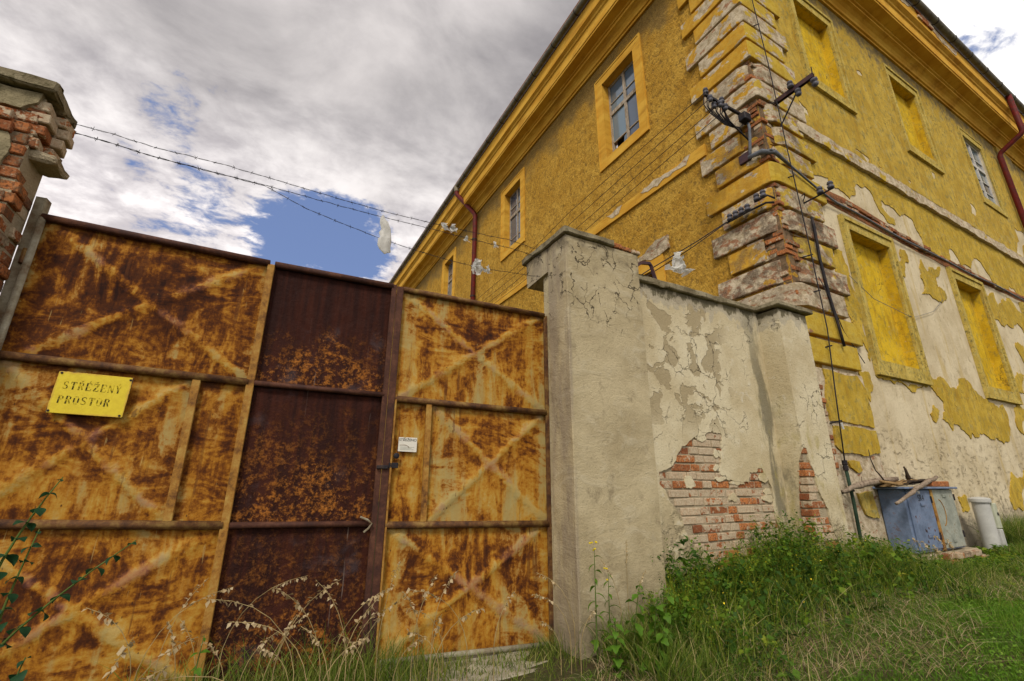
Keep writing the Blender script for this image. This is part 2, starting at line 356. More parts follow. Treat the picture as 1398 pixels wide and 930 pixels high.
def brick_mat(name, wash, dark=0):
    m, g = mat(name); p = g.pos(); r = g.rnd()
    n = g.noise(p, 14, 6, .68); c = g.noise(p, 60, 4, .65)
    red = g.mix(r, (.24, .080, .035), (.50, .19, .065)); red = g.mix(g.st(c, .55, .35), red, (.15, .06, .03))
    w = g.st(g.m('ADD', n, g.m('MULTIPLY', g.m('SUBTRACT', g.m('FRACT', g.m('MULTIPLY', r, 7.3)), .5), .42)), .62-wash*.32, .68-wash*.32)
    col = g.mix(g.m('MULTIPLY', w, g.st(g.noise(p, 30, 4, .7), .2, .7, .5, .95)), red, g.mix(c, (.42, .34, .215), (.62, .55, .41)))
    col = g.mix(g.m('MULTIPLY', g.st(g.noise(p, 45, 5, .7), .52, .68), .45), col, (.38, .31, .20))
    if dark: col = g.mix(g.m('MULTIPLY', g.st(n, .40, .62), dark), col, (.11, .075, .045))
    g.out(col, .95, g.bump(g.m('ADD', n, g.m('MULTIPLY', c, .6)), .8, .012)); return m
def mortar_mat():
    m, g = mat('lime_mortar'); p = g.pos(); a = g.noise(p, 12, 6, .65); c = g.noise(p, 70, 3, .6)
    g.out(g.mix(a, (.27, .21, .13), (.50, .43, .30)), .96, g.bump(g.m('ADD', a, c), .9, .015)); return m
def concrete_mat(name='mossy_concrete', moss=.6, c0=(.20, .175, .12), c1=(.36, .32, .23)):
    m, g = mat(name); p = g.pos(); a = g.noise(p, 5, 6, .65); b = g.noise(p, 24, 6, .68); c = g.noise(p, 90, 2, .5)
    col = g.mix(g.st(a, .35, .65), c0, c1); col = g.mix(g.m('MULTIPLY', g.st(b, .50, .66), moss), col, (.085, .075, .035))
    g.out(col, .95, g.bump(g.m('ADD', b, g.m('MULTIPLY', c, .5)), .8, .012)); return m
def rusty_paint():                  # ochre primer over rusting sheet; the pressed X of every panel stays paler
    m, g = mat('rusting_ochre_sheet'); p = g.pos(); gen = g.xyz(g.tc('Generated')); r = g.rnd()
    pv = g.vm('ADD', p, g.comb(g.m('MULTIPLY', r, 23), g.m('MULTIPLY', r, 11), 0))
    wob = g.m('MULTIPLY', g.m('SUBTRACT', g.noise(pv, 7, 4, .6), .5), .09)
    gx = g.m('ADD', gen[0], wob); gz = gen[2]
    d1 = g.m('ABSOLUTE', g.m('SUBTRACT', gx, gz)); d2 = g.m('ABSOLUTE', g.m('SUBTRACT', g.m('ADD', gx, gz), 1))
    dx_ = g.m('ADD', g.m('MINIMUM', d1, d2), g.m('MULTIPLY', g.m('SUBTRACT', g.noise(pv, 2.2, 4, .6), .5), .06))
    dx_ = g.m('ABSOLUTE', dx_)
    useX = g.attr('cross', 'OBJECT')
    xb = g.st(g.noise(pv, 3.2, 5, .65), .30, .52)
    xm = g.m('MULTIPLY', g.m('MULTIPLY', g.st(g.m('ADD', dx_, g.m('MULTIPLY', g.m('SUBTRACT', g.noise(pv, 13, 5, .7), .5), .10)), .060, .005), useX), xb)
    edge = g.m('MINIMUM', g.m('MINIMUM', gen[0], g.m('SUBTRACT', 1, gen[0])), g.m('MINIMUM', gz, g.m('SUBTRACT', 1, gz)))
    em = g.st(g.m('ADD', edge, g.m('MULTIPLY', g.m('SUBTRACT', g.noise(pv, 6, 4, .6), .5), .12)), .06, .02)
    # brushed smears: noise stretched along two slants, chosen by a slow field; plus vertical runs
    w1 = g.noise(g.mapv(pv, scale=(1.6, 1.6, 4.6), rot=(0, .65, 0)), 1.3, 7, .62, 2.6)
    w2 = g.noise(g.mapv(pv, scale=(5.5, 5.5, 1.5), rot=(0, .5, 0)), 1.2, 7, .62, 2.2)
    sel = g.st(g.noise(pv, 1.7, 2, .5), .42, .58)
    sm = g.m('ADD', g.m('MULTIPLY', w1, sel), g.m('MULTIPLY', w2, g.m('SUBTRACT', 1, sel)))
    blot = g.noise(pv, 3.4, 7, .64, 1.6); runs = g.noise(g.mapv(pv, scale=(9, 9, .8)), 1.5, 5, .60)
    fine = g.noise(pv, 40, 5, .7)
    cen = g.st(g.vm('LENGTH', g.comb(g.m('SUBTRACT', gen[0], .5), 0, g.m('MULTIPLY', g.m('SUBTRACT', gz, .62), 1.25))), .05, .55, .055, -.035)
    k = g.m('ADD', g.m('ADD', g.m('MULTIPLY', sm, .50), g.m('MULTIPLY', blot, .40)), g.m('ADD', g.m('MULTIPLY', runs, .27), g.m('MULTIPLY', g.m('SUBTRACT', fine, .5), .26)))
    k = g.m('ADD', k, g.m('MULTIPLY', cen, useX)); k = g.m('ADD', k, g.attr('rust', 'OBJECT'))
    k = g.m('SUBTRACT', k, g.m('ADD', g.m('MULTIPLY', xm, .125), g.m('MULTIPLY', em, .02)))
    col = g.ramp(k, [(.40, (.44, .305, .095)), (.485, (.43, .235, .036)), (.555, (.35, .145, .014)), (.612, (.18, .060, .008)), (.668, (.075, .023, .007)), (.77, (.026, .010, .007))])
    grn = g.m('MULTIPLY', g.st(g.noise(g.mapv(pv, scale=(5, 5, .6)), 1.3, 4, .6), .50, .64), g.st(k, .60, .50))
    col = g.mix(g.m('MULTIPLY', grn, .6), col, (.33, .29, .13))
    dr = g.m('MULTIPLY', g.st(g.noise(g.mapv(pv, scale=(26, 26, 1.1)), 1.2, 4, .55), .60, .66), g.st(g.noise(pv, 2.4, 4, .6), .46, .58)); col = g.mix(g.m('MULTIPLY', dr, .6), col, (.10, .035, .012))
    topd = g.st(g.m('ADD', gz, g.m('MULTIPLY', g.m('SUBTRACT', runs, .5), .30)), .90, 1.02); col = g.mix(g.m('MULTIPLY', topd, .65), col, (.11, .045, .02))
    scr = g.m('MULTIPLY', g.st(g.noise(g.mapv(pv, scale=(60, 60, 3), rot=(0, .9, 0)), 1, 3, .5), .71, .74), .5); col = g.mix(scr, col, (.46, .33, .12))
    pur = g.m('MULTIPLY', xm, g.st(g.noise(pv, 5, 3, .5), .50, .62)); col = g.mix(g.m('MULTIPLY', pur, .45), col, (.27, .13, .12))
    pit = g.m('MULTIPLY', g.st(g.voro(g.mapv(pv, scale=(1, 1, .55)), 24), .13, .05), g.st(g.noise(pv, 4, 3, .5), .50, .60)); col = g.mix(g.m('MULTIPLY', pit, .9), col, (.045, .02, .012))
    h = g.m('ADD', g.m('MULTIPLY', fine, .35), g.m('ADD', g.m('MULTIPLY', xm, .5), g.m('MULTIPLY', blot, .5)))
    g.out(col, g.st(k, .45, .65, .55, .85), g.bump(h, .6, .012), spec=.12); return m
def dark_rust():
    m, g = mat('dark_rust_sheet'); p = g.pos(); gen = g.xyz(g.tc('Generated')); r = g.rnd()
    pv = g.vm('ADD', p, g.comb(g.m('MULTIPLY', r, 9), 0, 0))
    a = g.noise(pv, 3.5, 7, .7, .4); f = g.noise(pv, 48, 5, .75); f2 = g.noise(pv, 17, 6, .72); run = g.noise(g.mapv(pv, scale=(11, 11, .7)), 1.6, 4, .6)
    col = g.mix(g.st(run, .38, .66), (.026, .009, .007), (.052, .015, .009))
    low = g.st(g.m('ADD', gen[2], g.m('MULTIPLY', g.m('SUBTRACT', a, .5), 1.5)), g.attr('rust', 'OBJECT'), .05)
    tri = g.st(g.m('ADD', g.m('SUBTRACT', g.m('MINIMUM', gen[0], g.m('SUBTRACT', 1, gen[0])), gen[2]), g.m('MULTIPLY', g.m('SUBTRACT', a, .5), .55)), -.06, .10)
    low = g.m('ADD', g.m('MULTIPLY', low, .65), g.m('MULTIPLY', tri, .75), clamp=True)
    om = g.m('MULTIPLY', low, g.st(g.m('ADD', f2, g.m('MULTIPLY', f, .7)), .80, 1.06))
    col = g.mix(om, col, g.mix(f, (.25, .075, .012), (.50, .20, .035)))
    col = g.mix(g.m('MULTIPLY', g.m('MULTIPLY', low, g.st(f, .62, .74)), .55), col, (.50, .32, .20))
    blu = g.m('MULTIPLY', g.st(g.noise(pv, 2.6, 5, .6), .58, .72), .4); col = g.mix(blu, col, (.10, .085, .095))  # bluish sheen of the sheet, painted into the colour as soft patches
    scr = g.m('MULTIPLY', g.st(g.noise(g.mapv(pv, scale=(38, 38, 1.4)), 1, 3, .5), .69, .74), .35); col = g.mix(scr, col, (.30, .24, .20))
    g.out(col, g.st(f2, .3, .7, .55, .85), g.bump(g.m('ADD', f, f2), .8, .012), spec=.10); return m
def rusty_metal(name, c0, c1, c2, rough=.7):
    m, g = mat(name); p = g.pos(); a = g.noise(p, 7, 6, .7); f = g.noise(p, 40, 4, .7)
    col = g.ramp(g.m('ADD', g.m('MULTIPLY', a, .75), g.m('MULTIPLY', f, .25)), [(.36, c0), (.50, c1), (.62, c2)])
    g.out(col, rough, g.bump(g.m('ADD', f, a), .5, .006), spec=.2); return m
def plain(name, col, rough=.6, var=.25, dirt=(.1, .08, .06), dirta=.3, sc=8, metal=0, bumpd=.004):
    m, g = mat(name); p = g.pos(); a = g.noise(p, sc, 5, .65); b = g.noise(p, sc*5, 4, .65)
    c = g.mix(g.st(a, .3, .7), tuple(x*(1-var) for x in col), tuple(min(1, x*(1+var)) for x in col))
    c = g.mix(g.m('MULTIPLY', g.st(g.m('ADD', g.m('MULTIPLY', a, .5), g.m('MULTIPLY', b, .5)), .53, .64), dirta), c, dirt)
    g.out(c, rough, g.bump(b, .35, bumpd), metal); return m
def wood_mat(name, c0, c1):
    m, g = mat(name); p = g.pos(); a = g.noise(g.mapv(p, scale=(6, 6, 1)), 5, 5, .65); b = g.noise(g.mapv(p, scale=(3, 3, 30)), 3, 3, .6)
    g.out(g.mix(g.st(g.m('ADD', g.m('MULTIPLY', a, .6), g.m('MULTIPLY', b, .4)), .36, .62), c0, c1), .85, g.bump(a, .5, .004)); return m
def glass_mat():
    m, g = mat('window_glass'); p = g.pos(); r = g.rnd()
    n = g.noise(p, 3, 3, .5); col = g.mix(r, (.02, .035, .085), (.12, .20, .27))  # bluish base, paler on some panes, stands in for reflected sky
    g.out(col, .06, g.bump(n, .12, .02), spec=1.0, **{'Coat Weight': .6, 'Coat Roughness': .03}); return m
def leaf_mat(name, cols, trans=.35, tip=None):
    m, g = mat(name); t = g.attr('tint'); n = g.noise(g.pos(), 30, 2, .5)
    stops = [(i/(max(1, len(cols)-1)), c) for i, c in enumerate(cols)]
    col = g.ramp(t, stops); col = g.mix(g.m('MULTIPLY', g.m('SUBTRACT', n, .3), .35), col, (.02, .03, .008))
    b, o = g.out(col, .6, None, spec=.25)
    tl = g.n('ShaderNodeBsdfTranslucent'); g.put(tl.inputs[0], col); mx = g.n('ShaderNodeMixShader'); mx.inputs[0].default_value = trans
    g.nt.links.new(b.outputs[0], mx.inputs[1]); g.nt.links.new(tl.outputs[0], mx.inputs[2]); g.nt.links.new(mx.outputs[0], o.inputs[0]); return m
def plastic_film():
    m, g = mat('plastic_film'); n = g.noise(g.pos(), 30, 4, .6); b, o = g.out(g.mix(n, (.62, .62, .58), (.84, .83, .80)), .45, g.bump(n, .6, .01), spec=.5)
    tl = g.n('ShaderNodeBsdfTranslucent'); tl.inputs[0].default_value = (.8, .8, .76, 1); mx = g.n('ShaderNodeMixShader'); mx.inputs[0].default_value = .45
    g.nt.links.new(b.outputs[0], mx.inputs[1]); g.nt.links.new(tl.outputs[0], mx.inputs[2]); g.nt.links.new(mx.outputs[0], o.inputs[0]); return m
def sign_mat():
    m, g = mat('yellow_enamel'); p = g.pos(); gen = g.xyz(g.tc('Generated')); n = g.noise(p, 30, 5, .7)
    e = g.m('MINIMUM', g.m('MINIMUM', gen[0], g.m('SUBTRACT', 1, gen[0])), g.m('MULTIPLY', g.m('MINIMUM', gen[2], g.m('SUBTRACT', 1, gen[2])), .72))
    e = g.m('ADD', e, g.m('MULTIPLY', g.m('SUBTRACT', n, .5), .05))
    col = g.mix(g.st(n, .3, .7), (.63, .48, .012), (.72, .57, .02)); col = g.mix(g.m('MULTIPLY', g.st(e, .05, .012), .55), col, (.52, .27, .05)); col = g.mix(g.st(e, .013, .006), col, (.05, .028, .02))
    g.out(col, .42, None, spec=.45); return m
def ink_mat():
    m, g = mat('worn_stencil_ink'); n = g.noise(g.pos(), 75, 4, .7); n2 = g.noise(g.pos(), 14, 2, .5)
    g.out(g.mix(g.st(g.m('ADD', g.m('MULTIPLY', n, .6), g.m('MULTIPLY', n2, .5)), .50, .68), (.045, .04, .012), (.62, .47, .012)), .6); return m
def soil():
    m, g = mat('soil'); p = g.pos(); a = g.noise(p, 3, 6, .65); b = g.noise(p, 26, 6, .7)
    col = g.mix(g.st(a, .4, .6), (.085, .065, .035), (.07, .085, .025)); col = g.mix(g.m('MULTIPLY', g.st(b, .5, .7), .6), col, (.20, .16, .085))
    g.out(col, .97, g.bump(b, 1, .03)); return m

M = dict(stucco=stucco(), trim=trim_ochre(), beige=plaster_beige(),
    yupper=paint_yellow('yellow_limewash', (.43, .285, .042), (.55, .385, .070), .75, .55, soot=.85),
    ylow=paint_yellow('sallow_yellow_paint', (.43, .29, .035), (.56, .39, .06), .62, .55, 1.5),
    yniche=paint_yellow('bright_yellow_paint', (.54, .35, .018), (.68, .46, .03), .5, .8, 1.3, .005),
    ycase=paint_yellow('olive_worn_yellow', (.45, .33, .07), (.58, .45, .12), .9, .9, 2.2),
    quoinL=quoin_mat('peeling_quoin_ochre', (.50, .27, .03), (.62, .37, .05)), quoinR=quoin_mat('peeling_quoin_lemon', (.48, .32, .035), (.60, .44, .07)),
    render=render_grey(), lime=limewash(), brick=brick_mat('washed_brick', .68), brickred=brick_mat('red_brick', .22), brickdark=brick_mat('sooty_brick', .15, .75),
    mortar=mortar_mat(), mortardark=concrete_mat('sooty_mortar', .6, (.10, .065, .04), (.25, .165, .095)), conc=concrete_mat(), slab=concrete_mat('pale_concrete', .3, (.30, .27, .20), (.42, .38, .28)), pillarcoat=concrete_mat('dirty_render', .5, (.17, .145, .085), (.33, .28, .17)), coping=concrete_mat('old_coping', .75, (.17, .14, .085), (.30, .26, .17)),
    sheet=rusty_paint(), dark=dark_rust(),
    rail=rusty_metal('rusting_ochre_frame', (.27, .17, .05), (.13, .060, .022), (.05, .024, .016)), ochre=rusty_metal('ochre_frame', (.42, .27, .07), (.33, .16, .03), (.11, .045, .015)),
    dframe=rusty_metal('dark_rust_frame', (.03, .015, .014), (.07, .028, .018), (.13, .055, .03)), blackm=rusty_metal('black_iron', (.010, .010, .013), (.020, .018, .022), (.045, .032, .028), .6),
    galv=rusty_metal('galvanised_steel', (.36, .34, .26), (.25, .22, .15), (.15, .10, .055), .55), gutter=rusty_metal('weathered_gutter', (.20, .185, .13), (.14, .13, .095), (.085, .07, .05), .55),
    redpipe=rusty_metal('red_oxide_pipe', (.17, .014, .010), (.12, .013, .010), (.07, .02, .015), .6), wood=wood_mat('grey_window_wood', (.20, .15, .10), (.46, .40, .32)), whitewood=wood_mat('white_window_wood', (.40, .38, .34), (.62, .60, .56)),
    glass=glass_mat(), ceramic=plain('grey_ceramic', (.11, .11, .13), .25, .3), cable=plain('grey_cable', (.14, .15, .17), .5, .25),
    blue=plain('blue_grey_enamel', (.15, .20, .30), .5, .25, (.16, .075, .03), .55, 7), greenm=plain('grey_green_enamel', (.30, .32, .27), .55, .25, (.16, .09, .04), .6, 7),
    white=plain('white_plastic', (.47, .47, .44), .4, .10, (.3, .28, .2), .3, 6), cream=plain('cream_plastic', (.46, .48, .36), .45, .12),
    sign=sign_mat(), ink=ink_mat(), paper=plain('paper', (.70, .68, .60), .8, .06, (.4, .3, .15), .25, 40), blackink=plain('black_print', (.03, .03, .03), .7, .1),
    film=plastic_film(), branch=wood_mat('grey_branch', (.13, .095, .065), (.34, .27, .20)), darkbranch=wood_mat('dark_branch', (.025, .02, .016), (.07, .05, .035)), bark=wood_mat('brown_bark', (.16, .095, .04), (.36, .24, .11)),
    roof=plain('clay_roof', (.22, .09, .05), .9), soil=soil(), greenrod=plain('green_painted_steel', (.03, .055, .035), .5, .3), purple=rusty_metal('purple_brown_steel', (.035, .022, .035), (.06, .03, .035), (.09, .04, .03), .5),
    grass=leaf_mat('grass_blade', [(.045, .09, .012), (.11, .19, .02), (.21, .30, .035), (.34, .36, .08), (.55, .46, .21)], .45),
    lawn=leaf_mat('lawn_blade', [(.07, .16, .010), (.11, .25, .015), (.17, .32, .025), (.26, .34, .05)]),
    straw=leaf_mat('dry_straw', [(.32, .22, .10), (.50, .38, .20), (.66, .54, .34)]),
    leaf=leaf_mat('weed_leaf', [(.035, .09, .012), (.08, .18, .016), (.16, .28, .022), (.30, .37, .03), (.42, .38, .04)], .45),
    fresh=leaf_mat('nettle_leaf', [(.07, .17, .015), (.12, .25, .02), (.17, .30, .03)]), roundleaf=leaf_mat('dark_round_leaf', [(.012, .05, .022), (.022, .08, .03), (.04, .12, .03)]),  # second ramp: deepest greens, for the round leaved shoots
    flower=plain('yellow_petal', (.72, .55, .03), .7, .1))

# ------------------------------------------------------------------ ground
BX, BY = 6.092, 3.212                       # the corner of the yellow building
def gz(x, y):
    t = min(1, max(0, (x-1.2)/4.2)); t = t*t*(3-2*t)
    return .25*t + .02*mnoise.noise(Vector((x*.9, y*.9, 0)))*min(1, max(0, (3.6-y)*2+.3))
bm = bmesh.new()
def axis_pts(lo, hi, mid0, mid1, step):
    a = list(np.arange(mid0, mid1+1e-6, step)); x = mid0; s = step
    pre = []
    while x > lo: s *= 1.5; x -= s; pre.append(max(x, lo))
    post = []; x = mid1; s = step
    while x < hi: s *= 1.5; x += s; post.append(min(x, hi))
    return pre[::-1] + a + post
gx_, gy_ = axis_pts(-600, 600, -5, 20, .25), axis_pts(-600, 600, -3, 6, .25)
V = [[bm.verts.new((x, y, gz(x, y))) for y in gy_] for x in gx_]
for i in range(len(gx_)-1):
    for j in range(len(gy_)-1): bm.faces.new((V[i][j], V[i+1][j], V[i+1][j+1], V[i][j+1]))
tag(part('ground', bm, M['soil'], smooth=True), kind='structure')

# ------------------------------------------------------------------ yellow building
FL = lambda a, b, d: Vector((BX-d, a, b))          # left facade: a = y
FR = lambda a, b, d: Vector((a, BY-d, b))          # right facade: a = x
bld = thing('yellow_building', 'long two storey building with peeling yellow plaster, rusticated corner and deep eaves', 'building', (BX, BY, 0))
WL_Y = [6.15, 11.27, 17.05, 22.4, 27.8, 33.2]; WL_Z = (8.35, 10.50)
left_holes = [rect(c-.54, c+.54, *WL_Z) for c in WL_Y] + [rect(5.61, 6.69, 3.0, 5.07)]
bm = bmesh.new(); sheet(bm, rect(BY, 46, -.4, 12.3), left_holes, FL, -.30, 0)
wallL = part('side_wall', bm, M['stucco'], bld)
RU = [(7.83, 9.40), (11.58, 13.23), (15.62, 17.20)]; RLo = [(7.79, 9.40), (11.72, 13.30), (15.62, 17.20)]
up_op = [(a+.15, b-.15, 8.42, 10.42) for a, b in RU]; lo_op = [(a+.17, b-.12, 2.96, 5.20) for a, b in RLo]
bm = bmesh.new(); sheet(bm, rect(BX+.302, 34, -.4, 12.3), [rect(*o) for o in up_op+lo_op], FR, -.30, 0)
wallR = part('front_wall', bm, M['beige'], bld)
# blind windows: recessed back, casing and sill
def casing(outer, op, fmap, d, m, parent, name='casing', bead=True):
    bm = bmesh.new(); sheet(bm, rect(*outer), [rect(*op)], fmap, .001, d)
    c = part(name, bm, m, parent)
    if bead:
        bm = bmesh.new(); a0, a1, b0, b1 = outer
        sheet(bm, rect(a0-.004, a1+.004, b0-.004, b1+.004), [rect(a0+.035, a1-.035, b0+.035, b1-.035)], fmap, .003, d+.014)
        part('bead', bm, m, c)
    return c
for (a, b), op, z0, z1 in [(RU[i], up_op[i], 8.20, 10.62) for i in (0, 1)] + [(RLo[i], lo_op[i], 2.76, 5.37) for i in range(3)]:
    bm = bmesh.new(); box(bm, op[0]-.05, op[1]+.05, BY+.145, BY+.25, op[2]-.05, op[3]+.05)
    niche = part('blind_window', bm, M['yniche'], bld)
    bm = bmesh.new()       # plastered reveals, 3 mm proud of the masonry
    for x0, x1, zz0, zz1 in ((op[0], op[0]+.006, op[2], op[3]), (op[1]-.006, op[1], op[2], op[3]), (op[0]+.006, op[1]-.006, op[3]-.006, op[3]), (op[0]+.006, op[1]-.006, op[2], op[2]+.006)):
        box(bm, x0, x1, BY+.002, BY+.146, zz0, zz1)
    part('reveal', bm, M['yniche'], niche)
    casing((a, b, z0, z1), (op[0]+.008, op[1]-.008, op[2]+.008, op[3]-.008), FR, .042, M['ycase'], niche, bead=False)
    bm = bmesh.new()       # raised outer fillet
    sheet(bm, rect(a-.03, b+.03, z0-.03, z1+.03), [rect(a+.035, b-.035, z0+.035, z1-.035)], FR, .002, .066); part('fillet', bm, M['ycase'], niche)
    if z0 < 5:
        bm = bmesh.new(); nb = [FR(op[0]+.01, op[2]+.008, .040), FR(op[1]-.01, op[2]+.008, .040), FR(op[1]-.01, op[2]+.11, -.142), FR(op[0]+.01, op[2]+.11, -.142), FR(op[0]+.01, op[2]-.07, .040), FR(op[1]-.01, op[2]-.07, .040)]
        v = [bm.verts.new(q) for q in nb]; bm.faces.new((v[0], v[1], v[2], v[3])); bm.faces.new((v[4], v[5], v[1], v[0]))
        part('sill', bm, M['slab'], niche)
# yellow paint skins on the front wall
chips = [[(9.04,7.23),(9.49,7.05),(9.55,7.2),(9.14,7.26)], [(12.61,8.1),(12.81,8.05),(12.65,7.84)], [(14.54,7.83),(14.81,7.76),(14.64,7.46),(14.45,7.52)],
         [(17.62,8.05),(18.46,8.19),(17.41,7.02),(16.97,7.1),(17.57,7.59)], [(15.12,7.1),(15.65,7.06),(15.7,6.99),(15.19,6.97)], [(10.12,9.71),(10.3,9.76),(10.36,9.68),(10.14,9.61)],
         [(9.5,8.93),(9.62,8.83),(9.53,8.75)], [(9.87,7.17),(10.05,7.17),(9.9,7.08)], [(7.35,7.62),(7.55,7.5),(7.62,7.3),(7.45,7.36)], [(13.5,7.5),(13.6,7.45),(13.55,7.32)], [(11.1,7.3),(11.25,7.28),(11.2,7.18)]]
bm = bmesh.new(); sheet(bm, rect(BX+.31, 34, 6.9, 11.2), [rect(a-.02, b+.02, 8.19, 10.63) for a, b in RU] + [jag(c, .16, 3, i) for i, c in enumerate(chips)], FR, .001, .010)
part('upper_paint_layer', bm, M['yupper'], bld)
lowb = [(7.05,6.03),(7.3,6.02),(7.75,6.12),(7.78,5.96),(8.13,5.98),(8.34,5.9),(8.72,6.34),(9.01,6.39),(9.25,6.3),(9.32,6.09),(9.42,5.95),(9.58,5.8),(9.9,5.86),(9.91,5.95),(9.67,6.0),(9.5,6.11),(9.54,6.26),(9.72,6.22),(9.97,6.24),(10.21,6.13),(10.52,6.24),(10.75,6.19),(10.87,5.94),(10.97,5.65),
        (11.36,5.63),(11.99,5.61),(12.17,5.94),(12.36,5.96),(12.54,5.82),(12.6,5.65),(13.14,5.72),(13.42,6.0),(13.89,6.05),(14.03,5.89),(14.27,5.63),(14.82,5.55),(15.24,5.56),(15.33,5.78),(15.61,5.76),(15.8,5.63),(16.16,5.62),(18.5,5.6)]
bm = bmesh.new(); sheet(bm, [(34, 5.6), (34, 6.78), (BX+.31, 6.78), (BX+.31, 6.0)] + jag(lowb, .16, 3, 3)[:-8], [], FR, .001, .012)
part('frieze_paint_layer', bm, M['ylow'], bld)
islands = [[(9.8,5.32),(9.98,5.32),(10.02,5.12),(9.79,4.95),(9.67,4.72),(9.54,4.8),(9.55,4.99)],
 [(10.59,5.31),(10.63,5.15),(10.75,5.08),(10.83,5.17),(11.11,5.2),(11.4,5.34),(11.3,5.18),(11.01,4.98),(11.01,4.81),(11.27,4.8),(11.29,4.67),(11.07,4.53),(10.76,4.5),(10.48,4.57),(10.2,4.51),(10.41,4.71),(10.34,4.86)],
 [(13.56,5.15),(14.04,5.33),(14.08,5.05),(14.55,5.29),(15.0,5.39),(15.3,5.16),(15.62,5.02),(15.21,4.56),(14.96,4.77),(14.49,4.56),(14.01,4.51),(13.57,4.62),(13.41,4.85)],
 [(9.56,2.93),(9.99,2.93),(10.25,2.78),(10.61,2.85),(10.73,3.0),(11.03,3.0),(11.25,2.83),(11.57,2.7),(11.97,2.66),(12.42,2.67),(12.49,2.46),(12.41,2.19),(11.88,1.91),(11.56,2.01),(11.29,1.97),(11.08,2.05),(10.76,1.97),(10.55,2.04),(10.48,1.93),(10.21,2.07),(9.97,2.16),(9.85,2.03),(9.77,2.16),(9.6,2.21),(9.77,2.35),(9.79,2.51),(9.59,2.65),(9.45,2.74)],
 [(9.4,2.42),(9.57,2.34),(9.43,2.2),(9.24,2.15),(9.19,2.26)], [(13.36,3.26),(13.83,3.47),(14.23,3.46),(13.83,3.01),(13.36,2.98)], [(13.0,2.65),(13.51,2.66),(13.03,2.12),(12.83,2.21),(12.85,2.43)],
 [(7.75,2.725),(8.44,2.725),(9.37,2.725),(9.12,2.68),(8.81,2.57),(8.6,2.66),(8.19,2.70)],
 [(7.41,4.71),(7.63,4.71),(7.68,4.47),(7.66,4.2),(7.74,3.98),(7.74,3.57),(7.73,3.19),(7.69,2.92),(7.64,3.16),(7.56,3.41),(7.34,3.62),(7.34,3.85),(7.58,4.0),(7.42,4.15),(7.29,4.28)],
 [(11.8,1.42),(12.44,1.46),(11.83,.78),(11.42,.79),(11.38,1.0)], [(9.37,1.02),(9.67,1.03),(9.67,.85),(9.41,.81)], [(7.3,2.75),(7.55,2.75),(7.6,2.55),(7.42,2.3)], [(14.3,4.1),(14.8,4.2),(15.1,3.9),(14.6,3.6)]]
for i, pl in enumerate(islands):
    bm = bmesh.new(); sheet(bm, jag(pl, .19, 4, 40+i), [], FR, .001, .014); part('paint_patch', bm, M['ylow'], bld)
# belt course
def strip(fmap, a0, a1, z0, z1, d, step, m, name, rough=.012):
    bm = bmesh.new(); n = int((a1-a0)/step); rows = []
    for i in range(n+1):
        a = a0+(a1-a0)*i/n; j = lambda k: rough*mnoise.noise(Vector((a*3, k*5.1, z0)))
        rows.append([bm.verts.new(fmap(a, z0+j(0), -.01)), bm.verts.new(fmap(a, z0+j(0), d+j(1))), bm.verts.new(fmap(a, z1-.03+j(2), d+j(3))), bm.verts.new(fmap(a, z1+j(2), d*.4)), bm.verts.new(fmap(a, z1+j(2), -.01))])
    for p, q in zip(rows, rows[1:]):
        for k in range(4): bm.faces.new((p[k], q[k], q[k+1], p[k+1]))
    bm.faces.new(rows[0]); bm.faces.new(rows[-1]); o = part(name, bm, m, bld); return o
strip(FL, 4.2, 46, 6.64, 6.88, .045, .5, M['trim'], 'belt_course', .006)
b1 = strip(FR, 7.0, 34, 6.73, 6.98, .075, .12, M['quoinR'], 'belt_course', .030); b1['paint'] = .30
for i, pl in enumerate([[(4.5,6.86),(5.3,6.87),(5.75,6.82),(5.5,6.74),(5.1,6.76),(4.6,6.70)], [(6.3,6.87),(6.8,6.86),(6.6,6.72),(6.4,6.74)], [(8.0,6.87),(8.6,6.87),(8.4,6.67),(8.1,6.70)], [(9.1,6.87),(9.7,6.87),(9.5,6.75),(9.2,6.70)]]):
    bm = bmesh.new(); sheet(bm, jag(pl, .14, 3, 80+i), [], FL, .035, .053); o = part('bare_patch', bm, M['quoinL'], bld); o['paint'] = .02
# cornice: one swept profile round the corner
PROF = [(-.05,11.13),(.05,11.13),(.05,11.19),(.085,11.20),(.10,11.25),(.14,11.30),(.20,11.34),(.255,11.36),(.255,11.42),(.29,11.43),(.30,11.46),(.49,11.50),(.49,11.55),(.51,11.56),(.51,11.84),(.54,11.86),(.55,11.91),(.62,11.96),(.62,12.36),(-.05,12.36)]
def sweep(prof, name, m, yfar=46, xfar=34, smooth=False, closed=True):
    bm = bmesh.new(); rows = []
    ys = [yfar] + [y for y in np.arange(44, BY+1, -2.0)]
    for y in ys: rows.append([bm.verts.new((BX-o, y, z)) for o, z in prof])
    rows.append([bm.verts.new((BX-o, BY-o, z)) for o, z in prof])
    for x in list(np.arange(BX+1, xfar, 2.0)) + [xfar]: rows.append([bm.verts.new((x, BY-o, z)) for o, z in prof])
    n = len(prof)
    for p, q in zip(rows, rows[1:]):
        for k in range(n if closed else n-1): bm.faces.new((p[k], p[(k+1) % n], q[(k+1) % n], q[k]))
    if closed: bm.faces.new(rows[0]); bm.faces.new(rows[-1])
    return part(name, bm, m, bld, smooth=smooth)
sweep(PROF, 'cornice', M['trim'])
